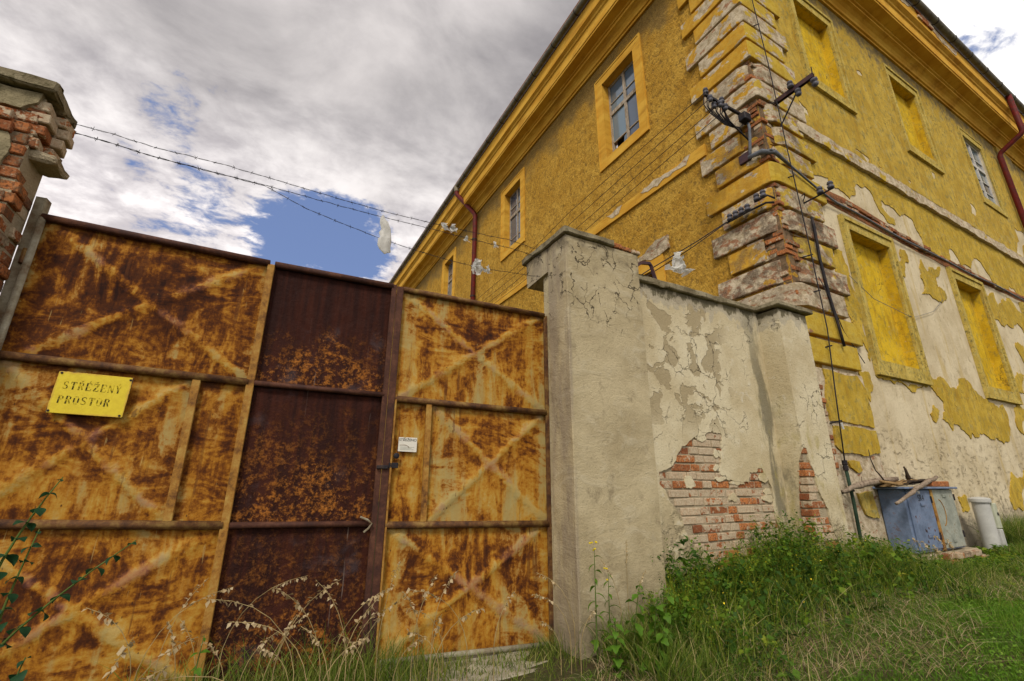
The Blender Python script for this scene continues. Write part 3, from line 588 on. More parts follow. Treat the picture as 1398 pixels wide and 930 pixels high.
for i, (x0, x1, z0, z1) in enumerate([(9.4, 12.6, 12.10, 12.36), (13.2, 15.0, 12.02, 12.36), (7.2, 8.6, 12.16, 12.36)]):     # plaster fallen off under the gutter
    pl = [(x0, z1), (x0+.3, z0+.1)] + [(x0+(x1-x0)*t, z0+random.uniform(-.03, .10)) for t in (.25, .4, .55, .7, .85)] + [(x1, z1)]
    bm = bmesh.new(); sheet(bm, jag(pl, .12, 2, i), [], FR, .60, .628); o = part('bare_patch', bm, M['quoinR'], bld); o['paint'] = .12; o['grime'] = .55
bmat = M['brickred']
for i in range(9):
    bm = bmesh.new(); box(bm, 0, .24, 0, .06, 0, .075, .006, .006); x = 12.6+.26*(i % 3)+(.1 if i//3 % 2 else 0); z = 12.08+.085*(i//3)
    bmesh.ops.translate(bm, verts=bm.verts[:], vec=(x, BY-.655, z)); part('brick', bm, bmat, bld)
gut = [(.70+.085*math.cos(a), 12.44+.085*math.sin(a)) for a in [2*math.pi*k/12 for k in range(12)]]
gutter = sweep(gut, 'gutter', M['gutter'], smooth=True)
bm = bmesh.new(); lathe(bm, (0, 0, 0), [(.0, 0), (.094, 0), (.094, .02), (0, .02)], 12, Vector((0, 1, 0)))
clip0 = bpy.data.meshes.new('gutter_clip'); bmesh.ops.recalc_face_normals(bm, faces=bm.faces[:]); bm.to_mesh(clip0); bm.free(); clip0.materials.append(M['blackm'])
for y in np.arange(3.6, 46, 1.02): same('gutter_clip', clip0, gutter, world=Matrix.Translation((BX-.70, y, 12.44)))
for x in np.arange(6.4, 34, 1.02): same('gutter_clip', clip0, gutter, world=Matrix.Translation((x, BY-.70, 12.44)) @ Matrix.Rotation(R(90), 4, 'Z'))
bm = bmesh.new()
v = [bm.verts.new(q) for q in ((BX-.72, 46.3, 12.52), (BX-.72, BY-.72, 12.52), (34.3, BY-.72, 12.52), (34.3, 12, 18), (BX+8, 12, 18), (BX+8, 46.3, 18))]
w = [bm.verts.new(q.co + Vector((0, 0, .12))) for q in v]
for a, b in ((v, 0), (w, 1)):
    bm.faces.new((a[0], a[1], a[4], a[5])); bm.faces.new((a[1], a[2], a[3], a[4]))
for k in range(6): bm.faces.new((v[k], v[(k+1) % 6], w[(k+1) % 6], w[k]))
part('roof', bm, M['roof'], bld)
# downpipes
bm = bmesh.new(); tube(bm, [(BX-.70, 14.65, 12.40), (BX-.70, 14.65, 12.08), (BX-.66, 14.6, 12.0), (BX-.18, 14.1, 11.1), (BX-.13, 14.05, 10.95), (BX-.13, 14.05, .2)], .085, 12)
dp = part('downpipe', bm, M['redpipe'], bld, smooth=True)
bm = bmesh.new(); tube(bm, [(BX-.70, 14.65, 12.46), (BX-.70, 14.65, 12.2)], .095, 12); part('spout', bm, M['galv'], dp)
for z in (9.9, 7.6, 8.8):
    bm = bmesh.new(); lathe(bm, (BX-.13, 14.05, z), [(0, 0), (.10, 0), (.10, .05), (0, .05)], 12); part('pipe_clamp', bm, M['blackm'], dp)
bm = bmesh.new(); tube(bm, [(18.3, BY-.70, 12.4), (18.3, BY-.70, 11.1), (18.3, BY-.66, 11.02), (18.3, BY-.16, 10.72), (18.3, BY-.11, 10.62), (18.3, BY-.11, .2)], .068, 12)
part('downpipe', bm, M['redpipe'], bld, smooth=True)['label'] = 'flaking red downpipe on the sunny front by the frame edge'
bm = bmesh.new(); box(bm, 18.55, 19.7, BY-.06, BY+.02, .2, 11.12); part('lesene', bm, M['yupper'], bld)
# glazed windows
def window(fmap, c, z0, z1, hw, outer, d_in, woodm, rows_up, rows_lo, case_m, broken=False, cw=.06):
    a0, a1 = c-hw, c+hw
    bm = bmesh.new(); zt = z0+(z1-z0)*.60; k = d_in
    def bar(x0, x1, y0, y1, th=.05, off=0): 
        p = [fmap(x, y, d) for d in (-k-th+off, -k+off) for x, y in ((x0, y0), (x1, y0), (x1, y1), (x0, y1))]
        v = [bm.verts.new(q) for q in p]
        for f in ((0,1,2,3), (4,5,6,7), (0,1,5,4), (1,2,6,5), (2,3,7,6), (3,0,4,7)): bm.faces.new([v[i] for i in f])
    bar(a0, a0+cw, z0, z1); bar(a1-cw, a1, z0, z1); bar(a0+cw, a1-cw, z1-cw, z1); bar(a0+cw, a1-cw, z0, z0+cw)
    bar(a0+cw, a1-cw, zt-.05, zt+.05, .06, .012); 
    bar(c-.035, c+.035, z0+cw, zt-.05, .055, .008); bar(c-.035, c+.035, zt+.05, z1-cw, .055, .008)
    panes = []
    for s in (-1, 1):
        xa, xb = (a0+cw, c-.035) if s < 0 else (c+.035, a1-cw)
        for zz0, zz1, n in ((z0+cw, zt-.05, rows_lo), (zt+.05, z1-cw, rows_up)):
            cuts = [zz0+(zz1-zz0)*t for t in ([0, .34, 1] if n == 2 else [i/n for i in range(n+1)])]
            for i in range(n):
                if i: bar(xa, xb, cuts[i]-.013, cuts[i]+.013, .03, -.004)
                panes.append((xa, xb, cuts[i]+(.013 if i else 0), cuts[i+1]-(.013 if i < n-1 else 0), s, zz0 < zt and i == 0))
    w = part('window', bm, woodm, bld)
    for i, (xa, xb, za, zb, s, low) in enumerate(panes):
        bm = bmesh.new()
        if broken and low and s > 0: sheet(bm, [(xa, za), (xb, za), (xb, za+.06), (xb-.08, za+.05), (xb-.16, za+.14), (xa+.16, za+.07), (xa+.11, zb-.04), (xa+.04, zb), (xa, zb)], [], fmap, -k-.028, -k-.024)
        else: sheet(bm, rect(xa, xb, za, zb), [], fmap, -k-.028, -k-.024)
        part('pane', bm, M['glass'], w)
    return w
for i, c in enumerate(WL_Y):
    w = window(FL, c, WL_Z[0], WL_Z[1], .54, None, .17, M['wood'], 2, 2, M['trim'], broken=(i == 0))
    casing((c-.78, c+.78, 8.12, 10.73), (c-.53, c+.53, 8.36, 10.49), FL, .030, M['trim'], w)
    bm = bmesh.new()          # smooth reveals
    for y0, y1, z0, z1 in ((c-.54, c-.532, 8.35, 10.5), (c+.532, c+.54, 8.35, 10.5), (c-.53, c+.53, 10.492, 10.5), (c-.53, c+.53, 8.35, 8.358)): box(bm, BX+.002, BX+.168, y0, y1, z0, z1)
    part('reveal', bm, M['trim'], w)
    bm = bmesh.new(); box(bm, BX+.5, BX+.55, c-.7, c+.7, 8.2, 10.6); part('dark_backing', bm, M['blackm'], w)  # black panel added behind the panes, standing in for the dark room
a, b = RU[2]; w = window(FR, (a+b)/2, 8.42, 10.42, (b-a)/2-.15, None, .05, M['whitewood'], 2, 3, M['ycase'])
casing((a, b, 8.20, 10.62), (a+.16, b-.16, 8.43, 10.41), FR, .03, M['ycase'], w)
bm = bmesh.new(); box(bm, a+.1, b-.1, BY+.31, BY+.35, 8.3, 10.5); part('dark_backing', bm, M['blackm'], w)  # same added black panel for the unlit interior
# cellar-side window behind the courtyard wall
bm = bmesh.new(); sheet(bm, rect(5.37, 6.93, 2.76, 5.32), [rect(5.62, 6.68, 3.01, 5.06)], FL, .001, .035); lw = part('window', bm, M['trim'], bld)
bm = bmesh.new(); box(bm, BX+.2, BX+.24, 5.55, 6.75, 2.95, 5.12); part('dark_opening', bm, M['blackm'], lw)  # black panel put in for the darkness inside the open window
bm = bmesh.new(); sheet(bm, jag([(5.2,5.33),(6.95,5.34),(6.8,5.46),(6.1,5.44),(5.5,5.62),(5.2,5.60)], .10, 3, 5), [], FL, .001, .045); o = part('bare_patch', bm, M['quoinL'], bld); o['paint'] = .05; o['grime'] = .5
# quoins: L-shaped blocks wrapped round the corner
PAINT = [.76,.72,.24,.30,.60,.20,.46,.66,.54,.50,.44,.40,.30,.58,.52,.40,.52,.60,.74,.80,.84,.84]
GRIME = [.15,.15,.45,.8,.6,.85,.5,.2,.45,.5,.35,.15,.45,.1,.1,.15,.1,.1,.1,.05,0,0]
CUT = [0,.05,.12,.30,.45,.20,.16,.10,.28,.40,.26,.06,.18,.02,.02,.05,.02,.02,0,0,0,0]
QP = .070
for k in range(22):
    z0 = 2.714+.391*k; z1 = min(z0+.338, 11.12); long = k % 2 == 1
    yl = 4.30 if long else 4.05; xr = (7.46 if long else 7.24)-.032*(z0-3)
    c = CUT[k]; r = random.Random(k)
    e = max(c, .012); co = [(BX-QP, BY+e), (BX-QP+e*.30+r.uniform(-.2, .2)*c, BY-QP+e*.62), (BX-QP+e*.62, BY-QP+e*.34+r.uniform(-.2, .2)*c), (BX+e, BY-QP)]
    out_ = [(BX-QP, yl-(yl-BY)*t) for t in (0, .35, .7)] + co + [(BX+(xr-BX)*t, BY-QP) for t in (.4, .7, 1)] + [(xr, BY+.02), (BX+.02, BY+.02), (BX+.02, yl)]
    bm = bmesh.new(); n = len(out_); amp = .003 + .008*(1-PAINT[k]) + .020*GRIME[k]
    levels = [z0, z0+.010, (z0+z1)/2, z1-.012, z1]; rows = []
    for li, z in enumerate(levels):
        ins = .006 if li == 0 else .016 if li == 4 else 0; row = []
        for i, (x, y) in enumerate(out_):
            dv = mnoise.noise_vector(Vector((x*6, y*6, z*7)))*amp
            if i == 0 or n-4 <= i: dv *= .4
            px, py = x, y
            if i < n-3 and i <= 6 and y > BY-.03: px += ins
            elif i < n-3: py += ins
            row.append(bm.verts.new((px+(dv.x if i < n-3 else 0), py+(dv.y if i < n-3 else 0), z+(dv.z*.6 if li in (0, 4) else 0))))
        rows.append(row)
    for p, q in zip(rows, rows[1:]):
        for i in range(n): bm.faces.new((p[i], p[(i+1) % n], q[(i+1) % n], q[i]))
    bm.faces.new(rows[0][::-1]); bm.faces.new(rows[-1]); bmesh.ops.recalc_face_normals(bm, faces=bm.faces[:])
    for f in bm.faces: f.material_index = 1 if f.normal.y < -.5 else 0
    q = part('quoin', bm, [M['quoinL'], M['quoinR']], bld, recalc=False); q['paint'] = PAINT[k]; q['grime'] = GRIME[k]
    if c > .1:        # broken corner: bricks and rubble show
        bm = bmesh.new(); box(bm, BX-.002, BX+c+.12, BY-.002, BY+c+.12, z0-.02, z0+.385, .01, .012, 4); part('rubble_core', bm, M['mortardark'], bld)
        z = z0+.004; j = k
        while z < z0+.375:
            w_, l_ = (.13, .26) if j % 2 else (.26, .13); j += 1
            fill = [(BX, BY, w_, l_)]
            yy = BY+l_+.012
            while yy < BY+c*.8: L = r.choice((.13, .26)); fill.append((BX, yy, .1, L)); yy += L+.012
            xx = BX+w_+.012
            while xx < BX+c*.8: L = r.choice((.13, .26)); fill.append((xx, BY, L, .1)); xx += L+.012
            for (fx, fy, fw, fl) in fill:
                if r.random() < .07: continue
                o1, o2 = r.uniform(-.040, .03), r.uniform(-.040, .03); bm = bmesh.new()
                box(bm, fx+(o1 if fx == BX else 0), fx+fw, fy+(o2 if fy == BY else 0), fy+fl, z, z+.064, .006, .010, 2)
                cx, cy = fx+fw/2, fy+fl/2
                bm.transform(Matrix.Translation((cx, cy, z)) @ Matrix.Rotation(r.uniform(-.08, .08), 4, 'Z') @ Matrix.Rotation(r.uniform(-.05, .05), 4, 'X') @ Matrix.Translation((-cx, -cy, -z)))
                part('brick', bm, M['brickdark'] if r.random() < .5 else M['brickred'], bld)
            z += .077
# flat plastered base of the corner
bm = bmesh.new(); box(bm, BX-.03, 7.32, BY-.03, BY+.9, -.3, 2.66, .012, .02, 10); o = part('corner_base', bm, M['quoinR'], bld); o['paint'] = .0; o['grime'] = .06
for i, pl in enumerate([[(6.3,2.64),(7.12,2.64),(7.28,2.45),(7.30,2.21),(7.28,1.93),(6.71,1.96),(6.25,1.96),(6.25,2.28),(6.33,2.5)], [(6.28,1.9),(6.74,1.92),(7.29,1.89),(7.28,1.6),(6.92,1.55),(6.37,1.57),(6.24,1.66)], [(6.44,1.47),(6.7,1.48),(6.73,1.37),(6.61,1.34),(6.48,1.4)], [(6.5,1.1),(6.85,1.12),(6.9,.8),(6.6,.85)]]):
    bm = bmesh.new(); sheet(bm, jag(pl, .07, 3, 60+i), [], FR, .028, .052); part('paint_patch', bm, M['ylow'] if i < 3 else M['ycase'], bld)
bm0 = bmesh.new()
for i in range(12):
    bm = bmesh.new(); z = 1.3+.085*i+ (0 if i < 6 else .12); box(bm, BX-.045, BX+.10+.05*(i % 2), BY-.040, BY+.10, z, z+.066, .008, .012); part('brick', bm, M['brickdark'] if i % 3 else M['brickred'], bld)
bm0.free()
# eroded brick ledge and its cable across the front wall
bm = bmesh.new(); sheet(bm, jag([(7.15,5.58),(9,5.52),(11,5.46),(13,5.44),(17,5.42),(24,5.42),(24,5.58),(17,5.59),(13,5.63),(11,5.64),(9,5.80),(7.15,5.84)], .02, 3, 9), [], FR, .001, .006)
part('eroded_band', bm, M['brickdark'], bld)
x = 7.2
while x < 16.5:
    L = random.uniform(.10, .25); zt = 5.60-.020*min(4, x-7.2) + .03*math.sin(x*1.7)
    for rrow in range(2 if x < 11 else 1):
        bm = bmesh.new(); dd = random.uniform(.028, .06); box(bm, x, x+L, BY-dd, BY+.05, zt+.078*rrow, zt+.066+.078*rrow, .006, .014); part('brick', bm, M['brickdark'] if random.random() < .65 else M['brickred'], bld)
    x += L+.012
bm = bmesh.new(); tube(bm, [(6.02, BY+.10, 6.02), (6.05, BY-.09, 5.95), (6.5, BY-.11, 5.78), (7.2, BY-.10, 5.60)] + [(xx, BY-.07, 5.575-.022*min(4, xx-7.2)-.02*math.sin(xx*2.1)) for xx in np.arange(7.7, 24, .5)], .016, 6)
cb = part('wall_cable', bm, M['cable'], bld, smooth=True)
bm = bmesh.new(); tube(bm, [(5.98, BY+.22, 6.0), (6.0, BY+.02, 5.97), (6.12, BY-.10, 5.92), (6.45, BY-.105, 5.80)], [.03, .045, .035, .02], 8); part('cable_sleeve', bm, M['cable'], cb, smooth=True)

# ------------------------------------------------------------------ courtyard wall with its pilaster
WY, PY = 3.30, 3.03
FW = lambda a, b, d: Vector((a, WY-d, b)); FP = lambda a, b, d: Vector((a, PY-d, b))
yard = thing('courtyard_wall', 'peeling cream courtyard wall with bare brickwork between the grey gate pier and the yellow building', 'wall', (4.3, WY, .15))
BR = [(3.36,1.31),(3.6,1.42),(3.7,1.56),(4.0,1.68),(4.15,1.72),(4.23,1.83),(4.32,1.70),(4.29,1.58),(4.22,1.29),(4.46,1.23),(4.65,1.22),(4.7,1.36),(4.91,1.37),(5.04,1.16),(5.07,.74),(4.82,.5),(4.75,.25),(3.8,.25),(3.8,.44),(3.86,.6),(3.7,.67),(3.6,.9),(3.44,1.09),(3.35,1.2)]
BRj = jag(BR, .12, 3, 21)
bm = bmesh.new(); box(bm, 3.0, 6.07, WY+.012, WY+.30, -.3, 3.26); part('masonry', bm, M['mortar'], yard)
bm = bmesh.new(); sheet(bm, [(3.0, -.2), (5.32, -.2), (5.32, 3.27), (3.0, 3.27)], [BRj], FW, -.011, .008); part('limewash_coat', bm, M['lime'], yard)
PX0, PX1 = 5.285, 5.865
bm = bmesh.new(); box(bm, PX0+.014, PX1, PY+.014, WY+.2, -.3, 3.24); part('pilaster_core', bm, M['mortar'], yard)
PB = [(PX0-.01,1.62),(5.36,1.58),(5.42,1.35),(5.45,1.12),(5.56,.88),(5.64,.62),(5.60,.25),(PX0-.01,.25)]
PBj = jag(PB, .12, 3, 31)
PBj = [(max(PX0, a) if i else a, b) for i, (a, b) in enumerate(PBj)]
PBj = [(a, b) for a, b in PBj if a > PX0+.001]
bm = bmesh.new(); sheet(bm, [(PX0, 3.24)] + [(PX0, 1.62)] + PBj + [(PX0, .25), (PX0, -.2), (PX1, -.2), (PX1, 3.24)], [], FP, -.013, .006)
part('pilaster_coat', bm, M['lime'], yard)
bm = bmesh.new(); sheet(bm, [(PY-.005, 1.58), (PY+.06, 1.45), (PY+.12, 1.1), (PY+.17, .8), (PY+.2, .3), (WY, -.2), (WY, 3.24), (PY-.005, 3.24)], [], lambda a, b, d: Vector((PX0-d, a, b)), -.013, .002)
part('pilaster_side_coat', bm, M['lime'], yard)
def brick_mesh(l, w, h, seed, jit=.005):
    bm = bmesh.new(); box(bm, 0, l, 0, w, 0, h, .006, .0, 1)
    for v in bm.verts: v.co += mnoise.noise_vector(v.co*25 + Vector((seed, 0, 0)))*jit
    me = bpy.data.meshes.new('brick'); bmesh.ops.recalc_face_normals(bm, faces=bm.faces[:]); bm.to_mesh(me); bm.free(); return me
def meshes(m):
    S_ = [brick_mesh(.262, .1, .068, i) for i in range(4)]; H_ = [brick_mesh(.125, .1, .068, 9+i) for i in range(3)]
    for me in S_+H_: me.materials.append(m)
    return S_, H_
BW, BRD, BDK = meshes(M['brick']), meshes(M['brickred']), meshes(M['brickdark'])
nb = 0
for cz in range(22):
    z = .10+.0815*cz; x = 3.2 + (.066 if cz % 2 else 0); rr = random.Random(cz); k = 0
    pat = [1, 1, 0, 1, 0, 0, 1] if cz % 3 == 0 else ([1, 0] if cz % 3 == 1 else [0, 0, 1, 0, 1])
    while x < 5.2:
        st = pat[k % len(pat)]; k += 1; L = .262 if st else .125
        if inside((x+L/2, z+.034), BRj) or (inside((x+.02, z+.034), BRj) and inside((x+L-.02, z+.034), BRj)):
            fam = BRD if rr.random() < .22 else BW
            me = rr.choice(fam[0] if st else fam[1])
            same('brick', me, yard, world=Matrix.Translation((x, WY+.004+rr.uniform(-.008, .006), z+rr.uniform(-.003, .003))) @ Matrix.Rotation(rr.uniform(-.012, .012), 4, 'Y')); nb += 1
        x += L+.012
for cz in range(19):
    z = .14+.0815*cz; rr = random.Random(100+cz); x = PX0; k = cz % 2
    while x < 5.7:
        st = (k+1) % 2; k += 1; L = .262 if st else .125
        if inside((x+L*.5, z+.034), [(PX0-.1, PB[0][1])]+PB[1:-1]+[(PX0-.1, .25)]):
            same('brick', rr.choice((BRD if rr.random() < .25 else BW)[0 if st else 1]), yard, world=Matrix.Translation((x, PY+.002+rr.uniform(-.004, .006), z)))
        x += L+.012
    if z < 1.5:    # the return of the pilaster
        same('brick', rr.choice((BRD if rr.random() < .4 else BDK)[1]), yard, world=Matrix.Translation((PX0, PY+.135+rr.uniform(0, .01), z)) @ Matrix.Rotation(R(-90), 4, 'Z') @ Matrix.Translation((0, .0, 0)))
rr = random.Random(77); cnt = 0
while cnt < 22:
    a_, b_ = rr.uniform(3.4, 5.05), rr.uniform(.35, 1.8)
    if not inside((a_, b_), BRj): continue
    edge = min(math.hypot(a_-p[0], b_-p[1]) for p in BRj)
    if edge > .16 and rr.random() < .75: continue
    w_, h_ = rr.uniform(.04, .16), rr.uniform(.02, .07); bm = bmesh.new()
    sheet(bm, jag([(a_+w_*math.cos(t)*rr.uniform(.6, 1.1), b_+h_*math.sin(t)*rr.uniform(.6, 1.2)) for t in np.arange(0, 6.2, .8)], .2, 2, cnt), [], FW, -.02, .0035+rr.uniform(0, .004)); part('plaster_remnant', bm, M['lime'], yard); cnt += 1
# coping of the wall, in cast lengths
x = 3.0; i = 0
for x0, x1, y0, y1 in ((3.0, 3.72, WY-.055, WY+.36), (3.726, 4.45, WY-.055, WY+.36), (4.456, 5.21, WY-.055, WY+.36), (5.216, 5.96, PY-.06, WY+.36)):
    bm = bmesh.new(); box(bm, x0, x1, y0, y1, 3.262+(.005 if x0 > 5.2 else 0), 3.325+random.uniform(0, .008), .010, .012, 7); part('coping_slab', bm, M['coping'], yard)

# ------------------------------------------------------------------ grey gate pier
pier = thing('gate_pier', 'grey rendered gate pier with cracked head, thin coping and corbel over the gate', 'pier', (2.6, 3.15, .02))
X0, X1 = 2.164, 3.035
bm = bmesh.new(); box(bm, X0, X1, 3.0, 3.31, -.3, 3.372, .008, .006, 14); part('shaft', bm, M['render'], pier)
bm = bmesh.new(); sheet(bm, [(3.312, 3.12), (3.69, 3.095), (3.70, 3.14), (3.705, 3.371), (3.312, 3.371)], [], lambda a, b, d: Vector((X0+.002-d, a, b)), -.8, 0); part('corbel', bm, M['render'], pier)
bm = bmesh.new(); box(bm, X0+.035, X1-.01, 3.313, 3.44, -.3, 3.115, .006, .006, 8); part('jamb', bm, M['render'], pier)
bm = bmesh.new(); box(bm, X0-.03, 2.72, 2.965, 3.76, 3.374, 3.435, .012, .012, 9); part('coping_slab', bm, M['coping'], pier)
for i in range(3):
    bm = bmesh.new(); box(bm, 2.728+i*.112, 2.832+i*.112, 2.985+.008*(i % 2), 3.3, 3.374, 3.43-.008*i, .008, .010); part('brick', bm, M['brickdark'] if i == 1 else M['brickred'], pier)
bm = bmesh.new(); box(bm, 2.73, 3.03, 3.30, 3.7, 3.374, 3.42, .01, .01, 4); part('mortar_bed', bm, M['mortar'], pier)

# ------------------------------------------------------------------ crumbling left pillar
lp = thing('brick_pillar', 'crumbling brick gate pillar with mossy coping and broken plaster at the left edge', 'pillar', (-1.95, 3.6, 0))
LX = -1.525
bm = bmesh.new(); box(bm, -2.6, LX-.012, 3.50, 3.76, -.3, 3.56); part('core', bm, M['mortar'], lp)
bm = bmesh.new(); sheet(bm, jag([(-2.6, -.2), (-1.66, -.2), (-1.69, .9), (-1.63, 1.7), (-1.66, 2.3), (-1.60, 2.7), (-1.615, 3.02), (-1.60, 3.16), (-1.64, 3.27), (-2.6, 3.30)], .06, 3, 71), [], lambda a, b, d: Vector((a, 3.50-d, b)), -.01, .028); part('render_coat', bm, M['pillarcoat'], lp)
bm = bmesh.new(); sheet(bm, jag([(-2.6, 3.42), (-1.9, 3.40), (-1.62, 3.43), (-1.555, 3.50), (-1.545, 3.575), (-2.6, 3.575)], .06, 3, 72), [], lambda a, b, d: Vector((a, 3.50-d, b)), -.01, .034); part('render_coat', bm, M['pillarcoat'], lp)
rr = random.Random(5)
for cz in range(43):
    z = .02+.0815*cz
    if z > 3.5: break
    for j in range(2):
        st = (cz+j) % 2; out_ = rr.uniform(-.02, .018) - (.05 if 2.98 < z < 3.12 else 0) + (.03*(j == 1) if z > 3.12 else 0)
        me = rr.choice((BRD if rr.random() < .32 else BDK if rr.random() < .85 else BW)[1])
        if j == 1 and 2.95 < z < 3.14 and rr.random() < .6: continue
        same('brick', me, lp, world=Matrix.Translation((LX+out_, 3.495+.132*j+rr.uniform(-.004, .004), z)) @ Matrix.Rotation(R(90)+rr.uniform(-.05, .05), 4, 'Z') @ Matrix.Rotation(rr.uniform(-.03, .03), 4, 'X'))
    x = LX-.02                                  # bricks in front, where the coat has gone
    for j in range(2):
        st = (cz+j) % 2; L = .262 if st else .125; x -= L
        if z > 3.24 or x > -1.86 and rr.random() < .9:
            same('brick', rr.choice((BRD if rr.random() < .5 else BDK)[0 if st else 1]), lp, world=Matrix.Translation((x+rr.uniform(-.01, .01), 3.487+rr.uniform(-.012, .008), z)))
        x -= .012
# two projecting, half fallen courses at the head
for (x, y, z, l, rz, fam) in [(-1.50, 3.50, 3.20, 0, .1, BW), (-1.47, 3.60, 3.21, 1, -.15, BDK), (-1.44, 3.62, 3.30, 1, .12, BW), (-1.43, 3.63, 3.39, 1, .05, BW), (-1.45, 3.60, 3.46, 1, -.1, BW), (-1.49, 3.50, 3.30, 1, .05, BRD), (-1.48, 3.49, 3.385, 1, .0, BW), (-1.50, 3.49, 3.47, 1, .06, BW),
                             (-1.62, 3.455, 3.245, 0, 1.62, BRD), (-1.86, 3.455, 3.24, 0, 1.6, BDK), (-2.1, 3.455, 3.24, 0, 1.6, BRD), (-1.64, 3.45, 3.33, 0, 1.58, BW), (-1.9, 3.45, 3.33, 0, 1.58, BDK), (-2.15, 3.45, 3.33, 0, 1.58, BW)]:
    same('brick', rr.choice(fam[0 if l == 0 else 1]), lp, world=Matrix.Translation((x, y, z)) @ Matrix.Rotation(R(90)+rz if abs(rz) < 1 else R(180), 4, 'Z') @ Matrix.Translation((0, -.0 if abs(rz) < 1 else -.1, 0)) @ Matrix.Rotation(rr.uniform(-.06, .06), 4, 'X'))
bm = bmesh.new(); box(bm, -1.56, -1.415, 3.54, 3.74, 3.14, 3.20, .012, .03, 3); part('broken_mortar', bm, M['mortar'], lp)
bm = bmesh.new(); box(bm, -2.65, -1.475, 3.42, 3.80, 3.578, 3.655, .014, .016, 9); part('coping_slab', bm, M['coping'], lp)

# ------------------------------------------------------------------ the three rusting gate leaves
G0, GR = (2.136, 3.41, 0), R(-5)
def gl(u, y, z): return Vector((u, y, z))
def leaf(name, label, u_hinge, group):
    c = Matrix.Translation(Vector(G0)) @ Matrix.Rotation(GR, 4, 'Z') @ Vector((u_hinge, 0, 0))
    return thing(name, label, 'gate', c, GR, group)
def panel(par, uh, u0, u1, z00, z01, z10, z11, m, cross=1, rust=0, amp=.021, name='sheet_panel'):
    """one pressed sheet: z00/z01 bottom at left/right, z10/z11 top; the X of the stiffening press stands proud"""
    n = 24; bm = bmesh.new(); V = []
    for i in range(n+1):
        row = []
        for j in range(n+1):
            s, t = i/n, j/n; u = u0+(u1-u0)*s; z = (z00*(1-s)+z01*s)*(1-t) + (z10*(1-s)+z11*s)*t
            dd = min(abs(s-t), abs(s+t-1)); e = min(s, 1-s, t, 1-t)
            h = cross*amp*(math.exp(-(dd/.035)**2)*min(1, e*14) + .9*min(e, .35)) + .006*mnoise.noise(Vector((u*3, z*3, rust*9)))*min(1, e*10)
            row.append(bm.verts.new((u-uh, .016-h, z)))
        V.append(row)
    for i in range(n):
        for j in range(n): bm.faces.new((V[i][j], V[i+1][j], V[i+1][j+1], V[i][j+1]))
    o = part(name, bm, m, par, local=True, smooth=True, recalc=False); o['cross'] = float(cross); o['rust'] = float(rust); return o
def rail(par, uh, a, b, r, m, name='rail', flat=False):
    bm = bmesh.new()
    if flat:
        w = r; box(bm, -w, w, -.012, .012, 0, (Vector(b)-Vector(a)).length, .003)
        dvec = (Vector(b)-Vector(a)); rot = Vector((0, 0, 1)).rotation_difference(dvec.normalized()).to_matrix().to_4x4()
        bm.transform(Matrix.Translation(Vector(a)-Vector((uh, 0, 0))) @ rot)
    else: tube(bm, [Vector(a)-Vector((uh, 0, 0)), Vector(b)-Vector((uh, 0, 0))], r, 10)
    return part(name, bm, m, par, local=True, smooth=not flat)
gA = leaf('gate_leaf', 'left gate leaf of rusting ochre sheet carrying the yellow warning sign', -3.60, 'gate leaves')
h = -3.60
lerp = lambda a, b, t: a+(b-a)*t
def zA(k, u): t = (u+3.6)/1.34; return lerp(*{'top': (2.838, 2.775), 'up': (1.918, 1.864), 'lo': (.990, .942), 'bot': (.10, .05)}[k], t)
panel(gA, h, -3.59, -2.262, zA('up', -3.59), zA('up', -2.262), zA('top', -3.59), zA('top', -2.262), M['sheet'], 1, .055)
panel(gA, h, -3.59, -2.57, zA('lo', -3.59), zA('lo', -2.57), zA('up', -3.59), zA('up', -2.57), M['sheet'], 1, .004)
panel(gA, h, -2.568, -2.262, zA('lo', -2.568), zA('lo', -2.262), zA('up', -2.568), zA('up', -2.262), M['sheet'], 0, .012)
panel(gA, h, -3.59, -2.262, zA('bot', -3.59), zA('bot', -2.262), zA('lo', -3.59), zA('lo', -2.262), M['sheet'], 1, .012)
for k, r, m in (('top', .024, 'dframe'), ('up', .026, 'rail'), ('lo', .026, 'rail'), ('bot', .024, 'rail')): rail(gA, h, (-3.60, -.012, zA(k, -3.60)), (-2.275, -.012, zA(k, -2.275)), r, M[m])
rail(gA, h, (-2.268, -.016, .03), (-2.262, -.016, 2.765), .024, M['ochre'], 'stile', True)
rail(gA, h, (-2.575, -.012, zA('lo', -2.57)+.022), (-2.578, -.012, zA('up', -2.57)-.022), .024, M['ochre'], 'stile', True)
rail(gA, h, (-3.595, -.014, .05), (-3.595, -.014, 2.83), .020, M['galv'], 'stile')
gB = leaf('gate_leaf', 'dark brown almost black rusted gate leaf in the middle, between the two ochre leaves', -2.235, 'gate leaves'); h = -2.235
def zB(k, u): t = (u+2.235)/.89; return lerp(*{'top': (2.774, 2.751), 'up': (1.862, 1.846), 'lo': (.941, .926), 'bot': (.06, .03)}[k], t)
for a, b, ru in (('up', 'top', .55), ('lo', 'up', 1.0), ('bot', 'lo', 1.35)): panel(gB, h, -2.258, -1.350, zB(a, -2.258), zB(a, -1.350), zB(b, -2.258), zB(b, -1.350), M['dark'], 1 if a != 'up' else 0, ru, .008)
for k, r in (('top', .024), ('up', .020), ('lo', .020), ('bot', .024)): rail(gB, h, (-2.24, -.010, zB(k, -2.24)), (-1.36, -.010, zB(k, -1.36)), r, M['dframe'])
rail(gB, h, (-1.352, -.014, .02), (-1.352, -.014, 2.765), .020, M['dframe'], 'stile', True)
bm = bmesh.new(); tube(bm, [(-1.45-h, -.03, .975), (-1.40-h, -.05, .955), (-1.372-h, -.05, .93), (-1.39-h, -.05, .90), (-1.42-h, -.045, .875)], .007, 6); part('bent_bar', bm, M['galv'], gB, local=True)
